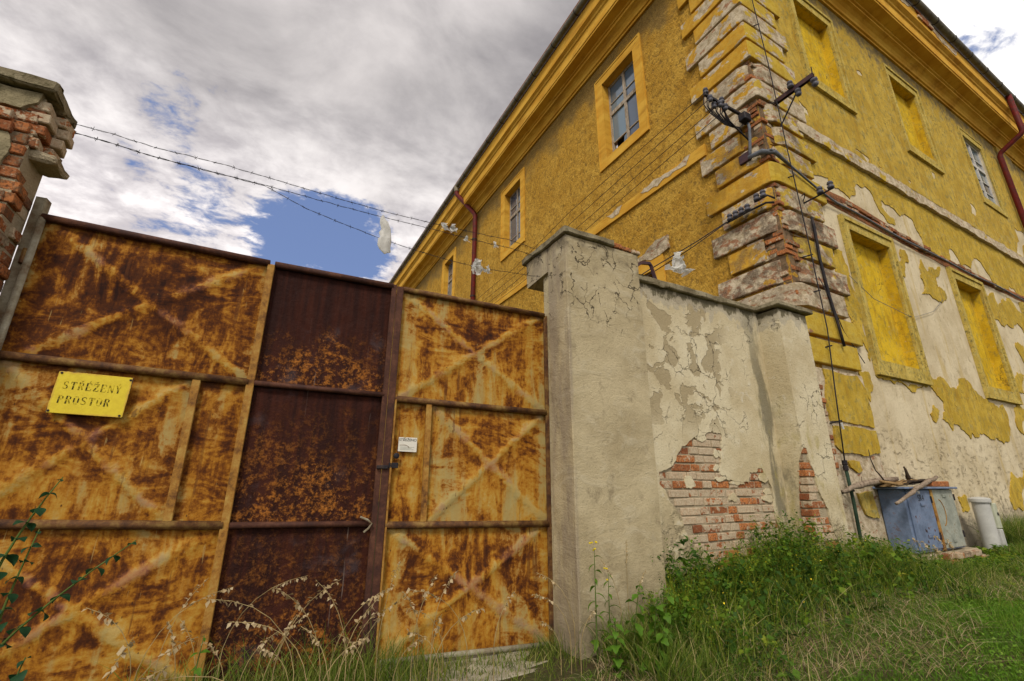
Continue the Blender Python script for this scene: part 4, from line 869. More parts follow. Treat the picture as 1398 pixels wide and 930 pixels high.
gC = leaf('gate_leaf', 'right ochre gate leaf with a small white notice, next to the grey pier', -1.31, 'gate leaves'); h = -1.31
def zC(k, u): t = (u+1.31)/1.35; return lerp(*{'top': (2.742, 2.706), 'up': (1.825, 1.795), 'lo': (.915, .887), 'bot': (.068, .03)}[k], t)
panel(gC, h, -1.29, .045, zC('up', -1.29), zC('up', .045), zC('top', -1.29), zC('top', .045), M['sheet'], 1, -.012)
panel(gC, h, -1.285, -1.004, zC('lo', -1.285), zC('lo', -1.004), zC('up', -1.285), zC('up', -1.004), M['sheet'], 0, -.032)
panel(gC, h, -1.002, .045, zC('lo', -1.002), zC('lo', .045), zC('up', -1.002), zC('up', .045), M['sheet'], 1, -.030)
panel(gC, h, -1.29, .045, zC('bot', -1.29), zC('bot', .045), zC('lo', -1.29), zC('lo', .045), M['sheet'], 1, -.012)
for k, r, m in (('top', .022, 'rail'), ('up', .025, 'rail'), ('lo', .025, 'rail'), ('bot', .020, 'galv')): rail(gC, h, (-1.275, -.012, zC(k, -1.275)), (.035, -.012, zC(k, .035)), r, M[m])
rail(gC, h, (-1.302, -.016, .02), (-1.302, -.016, 2.755), .026, M['dframe'], 'stile', True)
rail(gC, h, (-1.268, -.022, .06), (-1.268, -.022, 1.86), .007, M['ochre'], 'edge_strip', True)
rail(gC, h, (-1.0, -.012, zC('lo', -1)+.021), (-1.005, -.012, zC('up', -1)-.021), .022, M['ochre'], 'stile', True)
rail(gC, h, (.048, -.010, .02), (.048, -.010, 2.70), .017, M['rail'], 'stile', True)
bm = bmesh.new(); box(bm, -1.285-h, -1.215-h, -.034, -.02, 1.305, 1.345, .004); box(bm, -1.37-h, -1.29-h, -.05, -.018, 1.30, 1.325, .003); lb = part('latch', bm, M['blackm'], gC, local=True)
bm = bmesh.new(); lathe(bm, (-1.233-h, -.02, 1.395), [(0, 0), (.022, 0), (.022, .012), (.01, .016)], 10, Vector((0, -1, 0))); part('keyhole_cover', bm, M['blackm'], gC, local=True)
for z in (.35, 1.35, 2.4):
    bm = bmesh.new(); lathe(bm, (.062-h, .0, z), [(0, 0), (.02, 0), (.02, .12), (0, .12)], 8); part('hinge', bm, M['rail'], gC, local=True)
# galvanised angle on the left pillar that the gate hangs from
hp = leaf('gate_post', 'grey galvanised steel angle post at the far left of the gate', -3.64, None); hp['category'] = 'post'; del_ = hp
bm = bmesh.new(); box(bm, -.028, .020, -.004, .004, 0, 2.98, .001); box(bm, .014, .022, .005, .07, 0, 2.985, .001); part('angle_bar', bm, M['galv'], hp, local=True)
for z in (.4, 1.4, 2.5):
    bm = bmesh.new(); lathe(bm, (.022, -.015, z), [(0, 0), (.018, 0), (.018, .10), (0, .10)], 8); part('hinge', bm, M['rail'], hp, local=True)
# threshold
bm = bmesh.new(); box(bm, -2.2, .05, -.42, .10, -.2, .016, .015, .012, 12); bm.transform(Matrix.Translation(Vector(G0)) @ Matrix.Rotation(GR, 4, 'Z'))
tag(part('threshold', bm, M['slab']), 'cracked concrete threshold slab under the right gate leaf', 'threshold')

# ------------------------------------------------------------------ warning sign, stencilled
GM = Matrix.Translation(Vector(G0)) @ Matrix.Rotation(GR, 4, 'Z')
sg = thing('warning_sign', 'yellow enamel sign with worn black stencilled words STŘEŽENÝ PROSTOR', 'sign', (GM @ Vector((-3.10, -.035, 1.585)))[:], GR)
SW, SH = .366, .252; tilt = Matrix.Rotation(R(1.9), 4, 'Y')
bm = bmesh.new(); box(bm, -SW/2, SW/2, -.004, .004, 0, SH, .002); bm.transform(tilt); sp = part('plate', bm, M['sign'], sg, local=True)
for x, z in ((-.172, .012), (.168, .012), (-.168, .240), (.172, .236)):
    bm = bmesh.new(); lathe(bm, tilt @ Vector((x, -.004, z)), [(0, 0), (.007, 0), (.006, .004), (0, .005)], 8, Vector((0, -1, 0))); part('rivet', bm, M['blackm'], sg, local=True)
# letters as stencil strokes in a 0..1 box: (x0,z0,x1,z1,width) ; heavy stems, hair lines, bridges left open
GLY = {
 'S': [(.78,.93,.32,.97,.10),(.26,.90,.20,.66,.17),(.22,.60,.74,.42,.20),(.80,.36,.74,.10,.17),(.66,.03,.20,.08,.10),(.16,.12,.18,.24,.06),(.80,.88,.80,.76,.06)],
 'T': [(.05,.95,.34,.95,.09),(.66,.95,.95,.95,.09),(.08,.92,.10,.74,.06),(.92,.92,.90,.74,.06),(.5,1,.5,.53,.25),(.5,.47,.5,0,.25),(.34,.02,.66,.02,.06)],
 'R': [(.22,1,.22,.53,.24),(.22,.47,.22,0,.24),(.40,.96,.66,.95,.08),(.76,.90,.76,.60,.19),(.40,.52,.66,.53,.08),(.58,.46,.80,.06,.20),(.05,.02,.38,.02,.06)],
 'E': [(.22,1,.22,.53,.24),(.22,.47,.22,0,.24),(.40,.96,.86,.96,.08),(.86,.96,.88,.76,.06),(.40,.51,.68,.51,.08),(.40,.03,.88,.03,.08),(.90,.06,.92,.26,.06)],
 'Z': [(.12,.96,.60,.96,.09),(.12,.96,.10,.76,.06),(.82,.98,.54,.54,.24),(.48,.46,.18,.02,.24),(.40,.03,.90,.03,.09),(.90,.04,.92,.24,.06)],
 'N': [(.14,.92,.14,0,.07),(.16,1,.48,.54,.22),(.52,.46,.84,0,.22),(.86,1,.86,.12,.07),(.04,.02,.26,.02,.06)],
 'Y': [(.14,1,.46,.52,.22),(.88,.98,.60,.52,.07),(.52,.44,.52,0,.24),(.36,.02,.68,.02,.06)],
 'P': [(.24,1,.24,.53,.24),(.24,.47,.24,0,.24),(.42,.96,.66,.95,.08),(.78,.90,.78,.60,.19),(.42,.50,.66,.53,.08)],
 'O': [(.18,.78,.18,.22,.20),(.82,.78,.82,.22,.20),(.26,.92,.46,.98,.08),(.74,.92,.56,.98,.08),(.26,.08,.46,.02,.08),(.74,.08,.56,.02,.08)],
 'v': [(.34,1.24,.50,1.10,.09),(.50,1.10,.68,1.24,.09)], 'a': [(.48,1.10,.66,1.26,.10)]}
for text, x0, zb, lw_, lh, adv in ((['S','T','Rv','Ea','Zv','E','N','Ya'], -.146, .146, .030, .047, .0365), (['P','R','O','S','T','O','R'], -.150, .060, .031, .047, .037)):
    for i, ch in enumerate(text):
        bm = bmesh.new()
        for a, b, c, d_, w_ in sum([GLY[q] for q in ch], []):
            p, q = Vector((a*lw_, b*lh)), Vector((c*lw_, d_*lh)); t = (q-p).normalized(); nrm = Vector((-t.y, t.x))*w_*lw_*.5
            vs = [bm.verts.new(tilt @ Vector((x0+adv*i+v.x, -.0052, zb+v.y))) for v in (p+nrm, p-nrm, q-nrm, q+nrm)]
            bm.faces.new(vs)
        o = part('letter', bm, M['ink'], sp, world=None) if False else None
        me = bpy.data.meshes.new('letter'); bmesh.ops.recalc_face_normals(bm, faces=bm.faces[:]); bm.to_mesh(me); bm.free(); me.materials.append(M['ink'])
        link('letter', me, sp, world=WM[sg.name])
# paper notice
def text_obj(body, size, m, name, parent, world):
    cu = bpy.data.curves.new(name, 'FONT'); cu.body = body; cu.size = size; cu.align_x = 'CENTER'
    to = bpy.data.objects.new('t', cu); COL.objects.link(to); dg = bpy.context.evaluated_depsgraph_get(); me = bpy.data.meshes.new_from_object(to.evaluated_get(dg))
    bpy.data.objects.remove(to); me.name = name; me.materials.clear(); me.materials.append(m)
    return link(name, me, parent, world=world)
pn = thing('paper_notice', 'small torn white paper notice stuck on the narrow ochre panel by the latch', 'notice', (GM @ Vector((-1.153, -.010, 1.43)))[:], GR)
bm = bmesh.new(); sheet(bm, [(-.07, 0), (.07, -.004), (.070, .103), (-.018, .104), (-.022, .094), (-.027, .104), (-.069, .104)], [], lambda a, b, d: Vector((a, -d, b)), 0, .0016); ps = part('sheet', bm, M['paper'], pn, local=True)
PM = WM[pn.name]
text_obj('STŘEŽENO', .027, M['blackink'], 'print', ps, PM @ Matrix.Translation((0, -.0032, .076)) @ Matrix.Rotation(R(90), 4, 'X'))
for i in range(3):
    bm = bmesh.new(); box(bm, -.055, .05-.02*(i % 2), -.0026, -.0020, .012+.009*i, .0145+.009*i); part('print_line', bm, M['greenm'], pn, local=True)
bm = bmesh.new(); tube(bm, [(-.06, -.003, .045), (-.02, -.003, .048), (.005, -.003, .038), (.012, -.003, .026)], .0016, 4); part('rust_smear', bm, M['rail'], pn, local=True)

# ------------------------------------------------------------------ line brackets, insulators and wires on the building
def insulator(bm, p, ax=Vector((0, 0, 1)), s=1):
    return lathe(bm, Vector(p), [(.012*s, 0), (.034*s, .004*s), (.036*s, .03*s), (.022*s, .04*s), (.026*s, .055*s), (.034*s, .06*s), (.028*s, .085*s), (.012*s, .097*s), (0, .098*s)], 10, ax)
def put_ins(par, p, ax=Vector((0, 0, 1)), s=1):
    bm = bmesh.new(); insulator(bm, p, ax, s); q = part('insulator', bm, M['ceramic'], par, smooth=True); return q
# on the left facade: arm standing out from the wall
t = thing('line_bracket', 'dark iron line bracket with insulators and looped leads, standing out left of the rusticated corner', 'bracket', (6.0, 3.42, 6.76), 0, 'insulator brackets at the corner')
bm = bmesh.new(); box(bm, 5.10, 6.05, 3.39, 3.43, 6.755, 6.80, .006); part('arm', bm, M['blackm'], t)
bm = bmesh.new(); tube(bm, [(5.45, 3.41, 6.76), (5.62, 3.41, 6.50), (6.04, 3.41, 6.32)], .013, 6); part('brace', bm, M['blackm'], t)
for x, dz in ((5.14, .80), (5.50, .80)): put_ins(t, (x, 3.41, 6.80), s=1.15)
for x, y in ((5.18, 3.38), (5.34, 3.44), (5.52, 3.38), (5.40, 3.38)):
    q = put_ins(t, (x, y, 6.755), Vector((0, 0, -1)), 1.1)
rr = random.Random(3)
for i in range(9):
    x0 = 5.12+.06*i; bm = bmesh.new()
    tube(bm, [(x0, 3.43, 6.78), (x0-.03+.06*rr.random(), 3.45, 6.62), (x0+.10, 3.44, 6.48+.04*rr.random()), (x0+.35, 3.44, 6.42+.06*rr.random()), (5.86, 3.42, 6.50), (6.0, 3.38, 6.66)], .0075, 5); part('lead', bm, M['blackm'], t, smooth=True)
bm = bmesh.new(); box(bm, 5.86, 6.02, 3.30, 3.42, 6.60, 6.74, .012); part('terminal_box', bm, M['blackm'], t)
bm = bmesh.new(); tube(bm, [(6.0, 3.36, 6.62), (5.985, 3.34, 6.5), (5.98, 3.36, 6.3), (5.985, 3.40, 6.08), (6.0, 3.42, 6.0)], .022, 8); tag(part('conduit', bm, M['cable'], smooth=True), 'short grey conduit running down the brick corner under the terminal box', 'conduit')
bm = bmesh.new(); box(bm, 5.985, 6.03, 3.41, 3.60, 5.97, 6.13, .008); tag(part('junction_box', bm, M['purple']), 'small purple brown junction box on the broken corner below the conduit', 'box')
# on the right facade
t = thing('line_bracket', 'thick iron channel bracket with insulators standing out from the right side of the corner', 'bracket', (6.5, BY, 7.05), 0, 'insulator brackets at the corner')
bm = bmesh.new()
for dx_ in (-.028, .022): box(bm, 6.48+dx_, 6.486+dx_, 2.55, 3.18, 7.00, 7.075)
box(bm, 6.4581, 6.5019, 2.551, 3.179, 7.0755, 7.082); part('arm', bm, M['purple'], t)
bm = bmesh.new(); tube(bm, [(6.48, 2.78, 7.0), (6.50, 3.17, 6.56)], .012, 6); part('brace', bm, M['blackm'], t)
bm = bmesh.new(); tube(bm, [(6.48, 2.56, 7.08), (6.48, 2.555, 7.20)], .008, 6); part('pin', bm, M['blackm'], t)
put_ins(t, (6.43, 2.86, 7.06), s=1.3); put_ins(t, (6.49, 2.80, 7.0), Vector((0, 0, -1)), 1.3); put_ins(t, (6.50, 2.57, 7.0), Vector((.2, 0, -1)), 1.4)
# lower left: a row of four and a pair behind
t = thing('insulator_rail', 'rail with four grey insulators in a row and a pair behind, left of the corner', 'bracket', (5.93, 3.6, 5.1), 0, 'insulator brackets at the corner')
bm = bmesh.new(); tube(bm, [(5.93, 3.92, 5.10), (5.93, 3.55, 5.10), (5.94, 3.28, 5.09), (6.03, 3.22, 5.09)], .016, 6); part('rail', bm, M['blackm'], t)
for y in (3.86, 3.76, 3.66, 3.56): put_ins(t, (5.93, y, 5.11), s=1.25)
for y in (3.38, 3.28): put_ins(t, (5.90, y, 5.17), s=1.25)
bm = bmesh.new(); tube(bm, [(5.90, 3.42, 5.17), (5.90, 3.22, 5.165), (6.03, 3.20, 5.15)], .014, 6); part('arm', bm, M['blackm'], t)
t = thing('insulator_rail', 'thin iron arm with two insulators on the right side of the corner under the cable', 'bracket', (6.68, BY, 5.25), 0, 'insulator brackets at the corner')
bm = bmesh.new(); tube(bm, [(6.68, 3.17, 5.24), (6.68, 2.72, 5.245)], .013, 6); part('arm', bm, M['blackm'], t)
bm = bmesh.new(); tube(bm, [(6.68, 3.17, 5.24), (6.66, 3.10, 5.33), (6.62, 3.08, 5.35), (6.60, 3.12, 5.32)], .008, 5); part('hook', bm, M['blackm'], t)
put_ins(t, (6.68, 2.90, 5.255), s=1.25); put_ins(t, (6.68, 2.755, 5.255), s=1.25)
# four wires along the left facade
for i, (z0, z1) in enumerate(((6.84, 7.15), (6.80, 6.90), (6.70, 6.70), (6.64, 6.52))):
    bm = bmesh.new(); x0 = 5.14+.12*i
    tube(bm, [(x0 + (5.69-x0)*min(1, (y-3.41)/7), y, z0+(z1-z0)*min(1, (y-3.41)/4) - .10*math.sin(math.pi*(y-3.41)/40)) for y in (3.41, 5.4, 7.4, 10.4, 16, 24, 34, 43.4)], .0055, 5)
    tag(part('overhead_wire', bm, M['blackm'], smooth=True), ['topmost', 'second highest', 'third highest', 'lowest'][i] + ' of the four black wires along the left facade above the band', 'wire', 'wires along the left facade')
bm = bmesh.new(); tube(bm, [(5.93, 3.92, 5.12), (5.72, 4.35, 4.93), (5.2, 4.9, 4.55), (4.1, 5.3, 3.72), (3.6, 5.6, 3.3)], .009, 5)
tag(part('overhead_wire', bm, M['blackm'], smooth=True), 'thick black service wire slanting down from the low insulators behind the courtyard wall', 'wire')
bm = bmesh.new(); tube(bm, [(5.93, 3.84, 5.12), (5.70, 4.42, 4.86), (5.2, 5.0, 4.46), (4.2, 5.4, 3.68), (3.7, 5.7, 3.2)], .008, 5)
tag(part('overhead_wire', bm, M['blackm'], smooth=True), 'thinner black wire just under the thick service wire behind the courtyard wall', 'wire')
# lightning conductor down the corner
t = thing('lightning_conductor', 'thin lightning conductor rod running down the corner to a green protecting tube', 'conductor', (6.25, 3.05, .2))
rod = [(6.30, 3.10, 12.2), (6.33, BY-.12, 9.16), (6.41, BY-.12, 7.74), (6.43, BY-.12, 6.15), (6.47, BY-.12, 4.64), (6.47, BY-.12, 3.19), (6.35, BY-.11, 2.28), (6.25, BY-.10, 1.40)]
bm = bmesh.new(); tube(bm, rod, .008, 6); part('rod', bm, M['blackm'], t, smooth=True)
bm = bmesh.new(); tube(bm, [(6.25, BY-.10, 1.38), (6.27, BY-.10, 1.0), (6.24, BY-.10, .15)], .020, 8); part('guard_tube', bm, M['greenrod'], t, smooth=True)
for (x, z) in ((6.35, 8.6), (6.42, 7.0), (6.42, 5.6), (6.47, 4.3), (6.47, 3.75), (6.46, 2.95), (6.31, 1.95), (6.26, 1.12)):
    bm = bmesh.new(); tube(bm, [(x-.07, BY-.03, z-.02), (x+.03, BY-.125, z+.01)], .010, 6); part('clip', bm, M['blackm'], t)
bm = bmesh.new(); lathe(bm, (6.25, BY-.10, 1.36), [(0, 0), (.03, 0), (.03, .05), (.022, .06), (.03, .07), (.03, .12), (0, .12)], 8); part('coupling', bm, M['blackm'], t)
bm = bmesh.new(); tube(bm, [(6.30, BY-.13, 1.93), (6.31, BY-.135, 1.85)], .014, 6); part('tag', bm, M['white'], t)
# black cable end hanging beside it
bm = bmesh.new(); tube(bm, [(6.72, BY-.11, 4.98), (6.72, BY-.115, 4.85), (6.72, BY-.10, 4.3), (6.77, BY-.09, 3.75), (6.80, BY-.11, 3.3), (6.83, BY-.11, 3.0)], [.019, .023, .020, .022, .019, .020], 8)
tag(part('cut_cable', bm, M['blackm'], smooth=True), 'thick black cut off cable hanging on the right side of the corner', 'cable')
bm = bmesh.new(); tube(bm, [(6.60, BY-.09, 4.0), (6.72, BY-.11, 3.7), (7.0, BY-.07, 3.25), (7.42, BY-.05, 2.85)], .006, 5); tag(part('loose_wire', bm, M['blackm'], smooth=True), 'thin loose wire crossing the quoins below the cut cable', 'wire')
bm = bmesh.new(); tube(bm, [(7.55, BY-.06, 4.25), (8.2, BY-.045, 4.0), (9.3, BY-.05, 3.9), (9.6, BY-.03, 3.95), (10.4, BY-.03, 4.2), (11.0, BY-.03, 4.55)], .004, 4); tag(part('loose_wire', bm, M['cable'], smooth=True), 'fine grey wire sagging across the first blind ground floor window', 'wire')

# ------------------------------------------------------------------ barbed wire over the gate and what hangs in it
def wire_pt(path, t):
    L = [0]
    for a, b in zip(path, path[1:]): L.append(L[-1]+(b-a).length)
    s = t*L[-1]
    for i in range(len(path)-1):
        if s <= L[i+1]: return path[i].lerp(path[i+1], (s-L[i])/max(1e-6, L[i+1]-L[i]))
    return path[-1]
def barbed(path, label):
    path = [GM @ Vector((u, y, z)) for u, y, z in path]
    n = 120; bm = bmesh.new(); rr = random.Random(len(label))
    base = [wire_pt(path, i/n) + Vector((0, 0, .006*mnoise.noise(Vector((i*.35, len(label), 0))))) for i in range(n+1)]
    for ph in (0, math.pi): tube(bm, [p + Vector((0, math.cos(i*1.1+ph), math.sin(i*1.1+ph)))*.0026 for i, p in enumerate(base)], .0015, 4)
    o = tag(part('barbed_wire', bm, M['blackm']), label, 'barbed wire', 'barbed wires over the gate')
    bm = bmesh.new(); b_ = .014
    tube(bm, [(-b_*.5, 0, -b_), (b_*.4, 0, b_)], .0016, 4); tube(bm, [(b_*.6, -b_, -b_*.6), (-b_*.3, b_, b_*.7)], .0016, 4)
    me = bpy.data.meshes.new('barb'); bm.to_mesh(me); bm.free(); me.materials.append(M['blackm'])
    for i in range(2, n-1, 4): same('barb', me, o, world=Matrix.Translation(base[i]) @ Matrix.Rotation(rr.uniform(0, 6.28), 4, 'X'))
    return base
barbed([(-3.70, .02, 3.60), (-3.40, 0, 3.575), (-3.15, 0, 3.545), (-2.72, 0, 3.535), (-2.23, 0, 3.495), (-1.82, 0, 3.458), (-1.44, 0, 3.435), (-1.08, 0, 3.427), (-.7, 0, 3.425), (-.32, 0, 3.43), (.06, .05, 3.42)], 'uppermost barbed wire strung from the brick pillar to the grey pier')
barbed([(-3.66, .02, 3.53), (-3.39, 0, 3.50), (-3.17, 0, 3.47), (-2.81, 0, 3.452), (-2.42, 0, 3.436), (-1.82, 0, 3.396), (-1.51, 0, 3.38), (-1.12, 0, 3.37), (-.65, 0, 3.346), (-.31, 0, 3.345), (.06, .05, 3.335)], 'middle barbed wire with small white scraps caught on it')
barbed([(-3.66, .01, 3.527), (-3.38, -.008, 3.492), (-3.15, -.008, 3.462), (-2.80, -.008, 3.443), (-2.41, -.008, 3.425), (-2.08, 0, 3.303), (-1.80, 0, 3.237), (-1.515, 0, 3.175), (-1.235, 0, 3.131), (-.9, 0, 3.093), (-.575, 0, 3.077), (.06, .05, 3.13)], 'lowest barbed wire sagging away from the others across the gate top')
def rag(prof, seed, nx=9, crump=.02, M0=None):
    """a crumpled film bag: closed puffed sheet following (z, half width, half depth, sideways)"""
    bm = bmesh.new(); rows = []
    for z, w, d_, sx in prof:
        row = []
        for k in range(nx*2):
            a = 2*math.pi*k/(nx*2); p = Vector((sx+w*math.cos(a), d_*math.sin(a), z))
            p += mnoise.noise_vector(p*22+Vector((seed, 0, 0)))*crump; row.append(bm.verts.new(p))
        rows.append(row)
    for a, b in zip(rows, rows[1:]):
        for k in range(nx*2): bm.faces.new((a[k], a[(k+1) % (nx*2)], b[(k+1) % (nx*2)], b[k]))
    bm.transform(GM @ Matrix.Translation(M0)); return bm
bm = rag([(.0, .006, .006, -.075), (-.03, .016, .01, -.068), (-.07, .030, .014, -.055), (-.12, .048, .018, -.038), (-.16, .046, .020, -.035), (-.20, .044, .016, -.04), (-.235, .058, .022, -.045), (-.28, .060, .022, -.042), (-.32, .045, .016, -.030), (-.345, .018, .006, -.02)], 2, 12, .022, Vector((-1.425, -.012, 3.385)))
tag(part('plastic_bag', bm, M['film'], smooth=True), 'large translucent white plastic bag hanging from the barbed wire against the sky', 'plastic bag')
def torn(w, h, seed, M0):
    bm = bmesh.new(); n = 13; r = random.Random(seed); G = []
    for i in range(n):
        row = []
        for j in range(n):
            s_, t_ = i/(n-1)-.5, j/(n-1); q = Vector((s_*w*2*(.25+.9*t_), 0, -t_*h)); nz = mnoise.noise_vector(Vector((s_*3.1, t_*3.1, seed*7.7))); n2 = mnoise.noise_vector(Vector((s_*9, t_*9, seed*3.3)))
            row.append(bm.verts.new(q + Vector((nz.x*w*.9, nz.y*w*1.2, nz.z*h*.35)) + n2*w*.28))
        G.append(row)
    for i in range(n-1):
        for j in range(n-1):
            e = min(i, n-2-i, n-2-j)
            if e == 0 and r.random() < .45 or e == 1 and r.random() < .15: continue
            bm.faces.new((G[i][j], G[i+1][j], G[i+1][j+1], G[i][j+1]))
    bmesh.ops.delete(bm, geom=[v for v in bm.verts if not v.link_faces], context='VERTS')
    bm.transform(M0); return bm
for i, (u, z, w, hh, lab) in enumerate([(-.635, 3.145, .060, .12, 'white crumpled plastic scrap on the lowest wire in front of the red downpipe'), (-.530, 3.11, .030, .07, 'small white plastic tatter just right of the bigger scrap by the downpipe'),
        (-.955, 3.45, .034, .06, 'leftmost little white scrap caught on the uppermost barbed wire'), (-.870, 3.455, .036, .065, 'white scrap on the uppermost wire under the cornice, right of the leftmost'),
        (-.745, 3.365, .028, .045, 'tiny white scrap on the middle wire left of the downpipe'), (-.465, 3.37, .028, .055, 'tiny white scrap on the middle wire right of the downpipe')]):
    tag(part('plastic_scrap', torn(w, hh, 10+i*3, GM @ Matrix.Translation((u, -.006, z))), M['film'], recalc=False), lab, 'plastic scrap', 'plastic scraps on the barbed wire')
tag(part('plastic_scrap', torn(.13, .22, 51, Matrix.Translation((4.09, 3.40, 3.82))), M['film'], recalc=False), 'torn white plastic bag caught on the service wire above the courtyard wall', 'plastic scrap')
t = thing('bent_frame', 'dark bent steel frame standing on the wall coping next to the grey pier', 'steel frame', (3.72, 3.5, 3.33))
bm = bmesh.new(); tube(bm, [(3.52, 3.52, 3.60), (3.60, 3.52, 3.66), (3.735, 3.52, 3.685), (3.76, 3.52, 3.66), (3.865, 3.52, 3.33)], .024, 4); part('bar', bm, M['purple'], t)
bm = bmesh.new(); tube(bm, [(3.82, 3.55, 3.33), (3.84, 3.56, 3.62)], .014, 4); part('stub', bm, M['dframe'], t)

# ------------------------------------------------------------------ electrical cabinets and what lies on them
cbt = thing('electrical_cabinet', 'double electrical cabinet, blue left door and grey green right door, on a brick footing', 'cabinet', (7.6, 3.0, .42))
bm = bmesh.new(); box(bm, 6.99, 8.30, 2.90, 3.17, .42, 1.145, .008, .0); part('body', bm, M['blue'], cbt)
bm = bmesh.new(); box(bm, 7.035, 7.63, 2.882, 2.899, .45, 1.135, .005); d1 = part('door', bm, M['blue'], cbt); d1['label'] = 'blue door with black lettering'
bm = bmesh.new(); box(bm, 7.70, 8.285, 2.880, 2.899, .44, 1.14, .005); d2 = part('door', bm, M['greenm'], cbt); d2['label'] = 'grey green door with a rusty arc'
bm = bmesh.new(); box(bm, 7.638, 7.692, 2.872, 2.899, .42, 1.15, .004); part('divider', bm, M['ochre'], cbt)
bm = bmesh.new(); box(bm, 6.90, 8.34, 2.83, 3.19, 1.147, 1.172, .006); part('lid', bm, M['blue'], cbt)
for x, z, d_ in ((7.36, .965, d1), (7.36, .60, d1), (8.0, 1.06, d2), (8.0, .52, d2)):
    bm = bmesh.new(); box(bm, x-.05, x+.05, 2.868, 2.879, z-.018, z+.018, .003); part('vent_hood', bm, M['blue'] if d_ is d1 else M['greenm'], d_)
for x, z, d_ in ((7.62, .98, d1), (7.62, .55, d1), (8.285, 1.0, d2), (8.285, .55, d2)):
    bm = bmesh.new(); lathe(bm, (x, 2.875, z), [(0, 0), (.010, 0), (.010, .08), (0, .08)], 6); part('hinge', bm, M['blackm'], d_)
rr = random.Random(9)
for i in range(9):
    x = rr.uniform(7.07, 7.6); z = rr.uniform(.5, .92); bm = bmesh.new(); sheet(bm, jag([(x+.02*math.cos(a)*rr.uniform(.5, 1), z+.02*math.sin(a)*rr.uniform(.5, 1.2)) for a in np.arange(0, 6.2, 1.05)], .15, 1, i), [], lambda a, b, d: Vector((a, 2.8815-d, b)), 0, .0008); part('rust_spot', bm, M['dframe'], d1)
bm = bmesh.new(); tube(bm, [(7.80+.13*math.sin(a), 2.8785, .86+.16*math.cos(a)) for a in np.arange(.2, 3.0, .25)], .006, 4); part('rust_arc', bm, M['ochre'], d2)
bm = bmesh.new(); box(bm, 7.31, 7.37, 2.8795, 2.8815, 1.092, 1.124); part('sticker', bm, M['white'], d1)
text_obj('SR4', .105, M['blackink'], 'lettering', d1, Matrix.Translation((7.36, 2.8795, 1.005)) @ Matrix.Rotation(R(90), 4, 'X'))
ft = thing('brick_footing', 'crumbled brick footing under the electrical cabinet', 'footing', (7.6, 3.0, .1))
for cz in range(5):
    x = 6.9 + (.06 if cz % 2 else 0)
    while x < 8.55:
        st = rr.random() < .5; L = .262 if st else .125
        if not (cz == 4 and rr.random() < .35): same('brick', rr.choice((BRD if rr.random() < .35 else BW if rr.random() < .6 else BDK)[0 if st else 1]), ft, world=Matrix.Translation((x, 2.80+rr.uniform(-.03, .03), .02+.078*cz)) @ Matrix.Rotation(rr.uniform(-.06, .06), 4, 'Z'))
        x += L+.014
bm = bmesh.new(); box(bm, 6.93, 8.55, 2.86, 3.2, -.1, .40, .01, .012, 6); part('fill', bm, M['mortar'], ft)
for i, (path, r, m, lab) in enumerate([
    ([(6.35, 2.72, .99), (6.75, 2.74, 1.085), (7.06, 2.78, 1.16), (7.62, 2.86, 1.235), (8.08, 2.93, 1.30)], [.016, .022, .026, .03, .022], 'branch', 'long pale grey branch leaning across the front of the blue cabinet'),
    ([(5.95, 3.04, 1.12), (6.3, 3.04, 1.19), (6.62, 3.03, 1.235), (7.15, 3.0, 1.27)], [.02, .035, .04, .03], 'branch', 'thick grey broken branch sticking out left over the cabinet lid'),
    ([(7.40, 3.0, 1.42), (7.43, 3.0, 1.35), (7.48, 3.0, 1.28), (7.6, 3.0, 1.235), (7.98, 3.02, 1.255)], [.010, .018, .03, .03, .02], 'darkbranch', 'dark forked branch standing up on the cabinet lid'),
    ([(6.58, 2.98, 1.62), (6.53, 2.96, 1.50), (6.58, 2.95, 1.36), (6.74, 2.95, 1.25), (7.1, 2.95, 1.20), (7.5, 2.96, 1.21)], [.004, .005, .007, .010, .014, .010], 'darkbranch', 'thin dark twig curling up at the left end of the cabinet lid'),
    ([(6.60, 2.93, 1.24), (6.9, 2.90, 1.195), (7.2, 2.92, 1.21), (7.42, 2.95, 1.26)], [.014, .024, .022, .012], 'bark', 'strip of curled brown bark among the branches on the cabinet'),
    ([(6.75, 3.06, 1.19), (7.15, 3.05, 1.21), (7.6, 3.06, 1.22)], [.03, .034, .024], 'darkbranch', 'dark stick lying flat at the back of the cabinet lid')]):
    bm = bmesh.new(); P_ = [Vector(p) for p in path]; fine_ = []
    for a, b in zip(P_, P_[1:]):
        for tt in (0, .33, .66): fine_.append(a.lerp(b, tt)+mnoise.noise_vector(a.lerp(b, tt)*7+Vector((i, 0, 0)))*.018)
    fine_.append(P_[-1]); rf = [float(np.interp(k/(len(fine_)-1)*(len(r)-1), range(len(r)), r))*(1+.25*mnoise.noise(Vector((k*.9, i, 0)))) for k in range(len(fine_))]
    tube(bm, fine_, rf, 7)
    for q in range(1 if i == 1 else 0):
        k = 3+q*3
        if k < len(fine_): tube(bm, [fine_[k], fine_[k]+Vector((.05, -.02, .05)), fine_[k]+Vector((.07, -.02, .10))], [.009, .007, .004], 5)
    tag(part('branch', bm, M[m], smooth=True), lab, 'branch', 'branches on the cabinet lid')
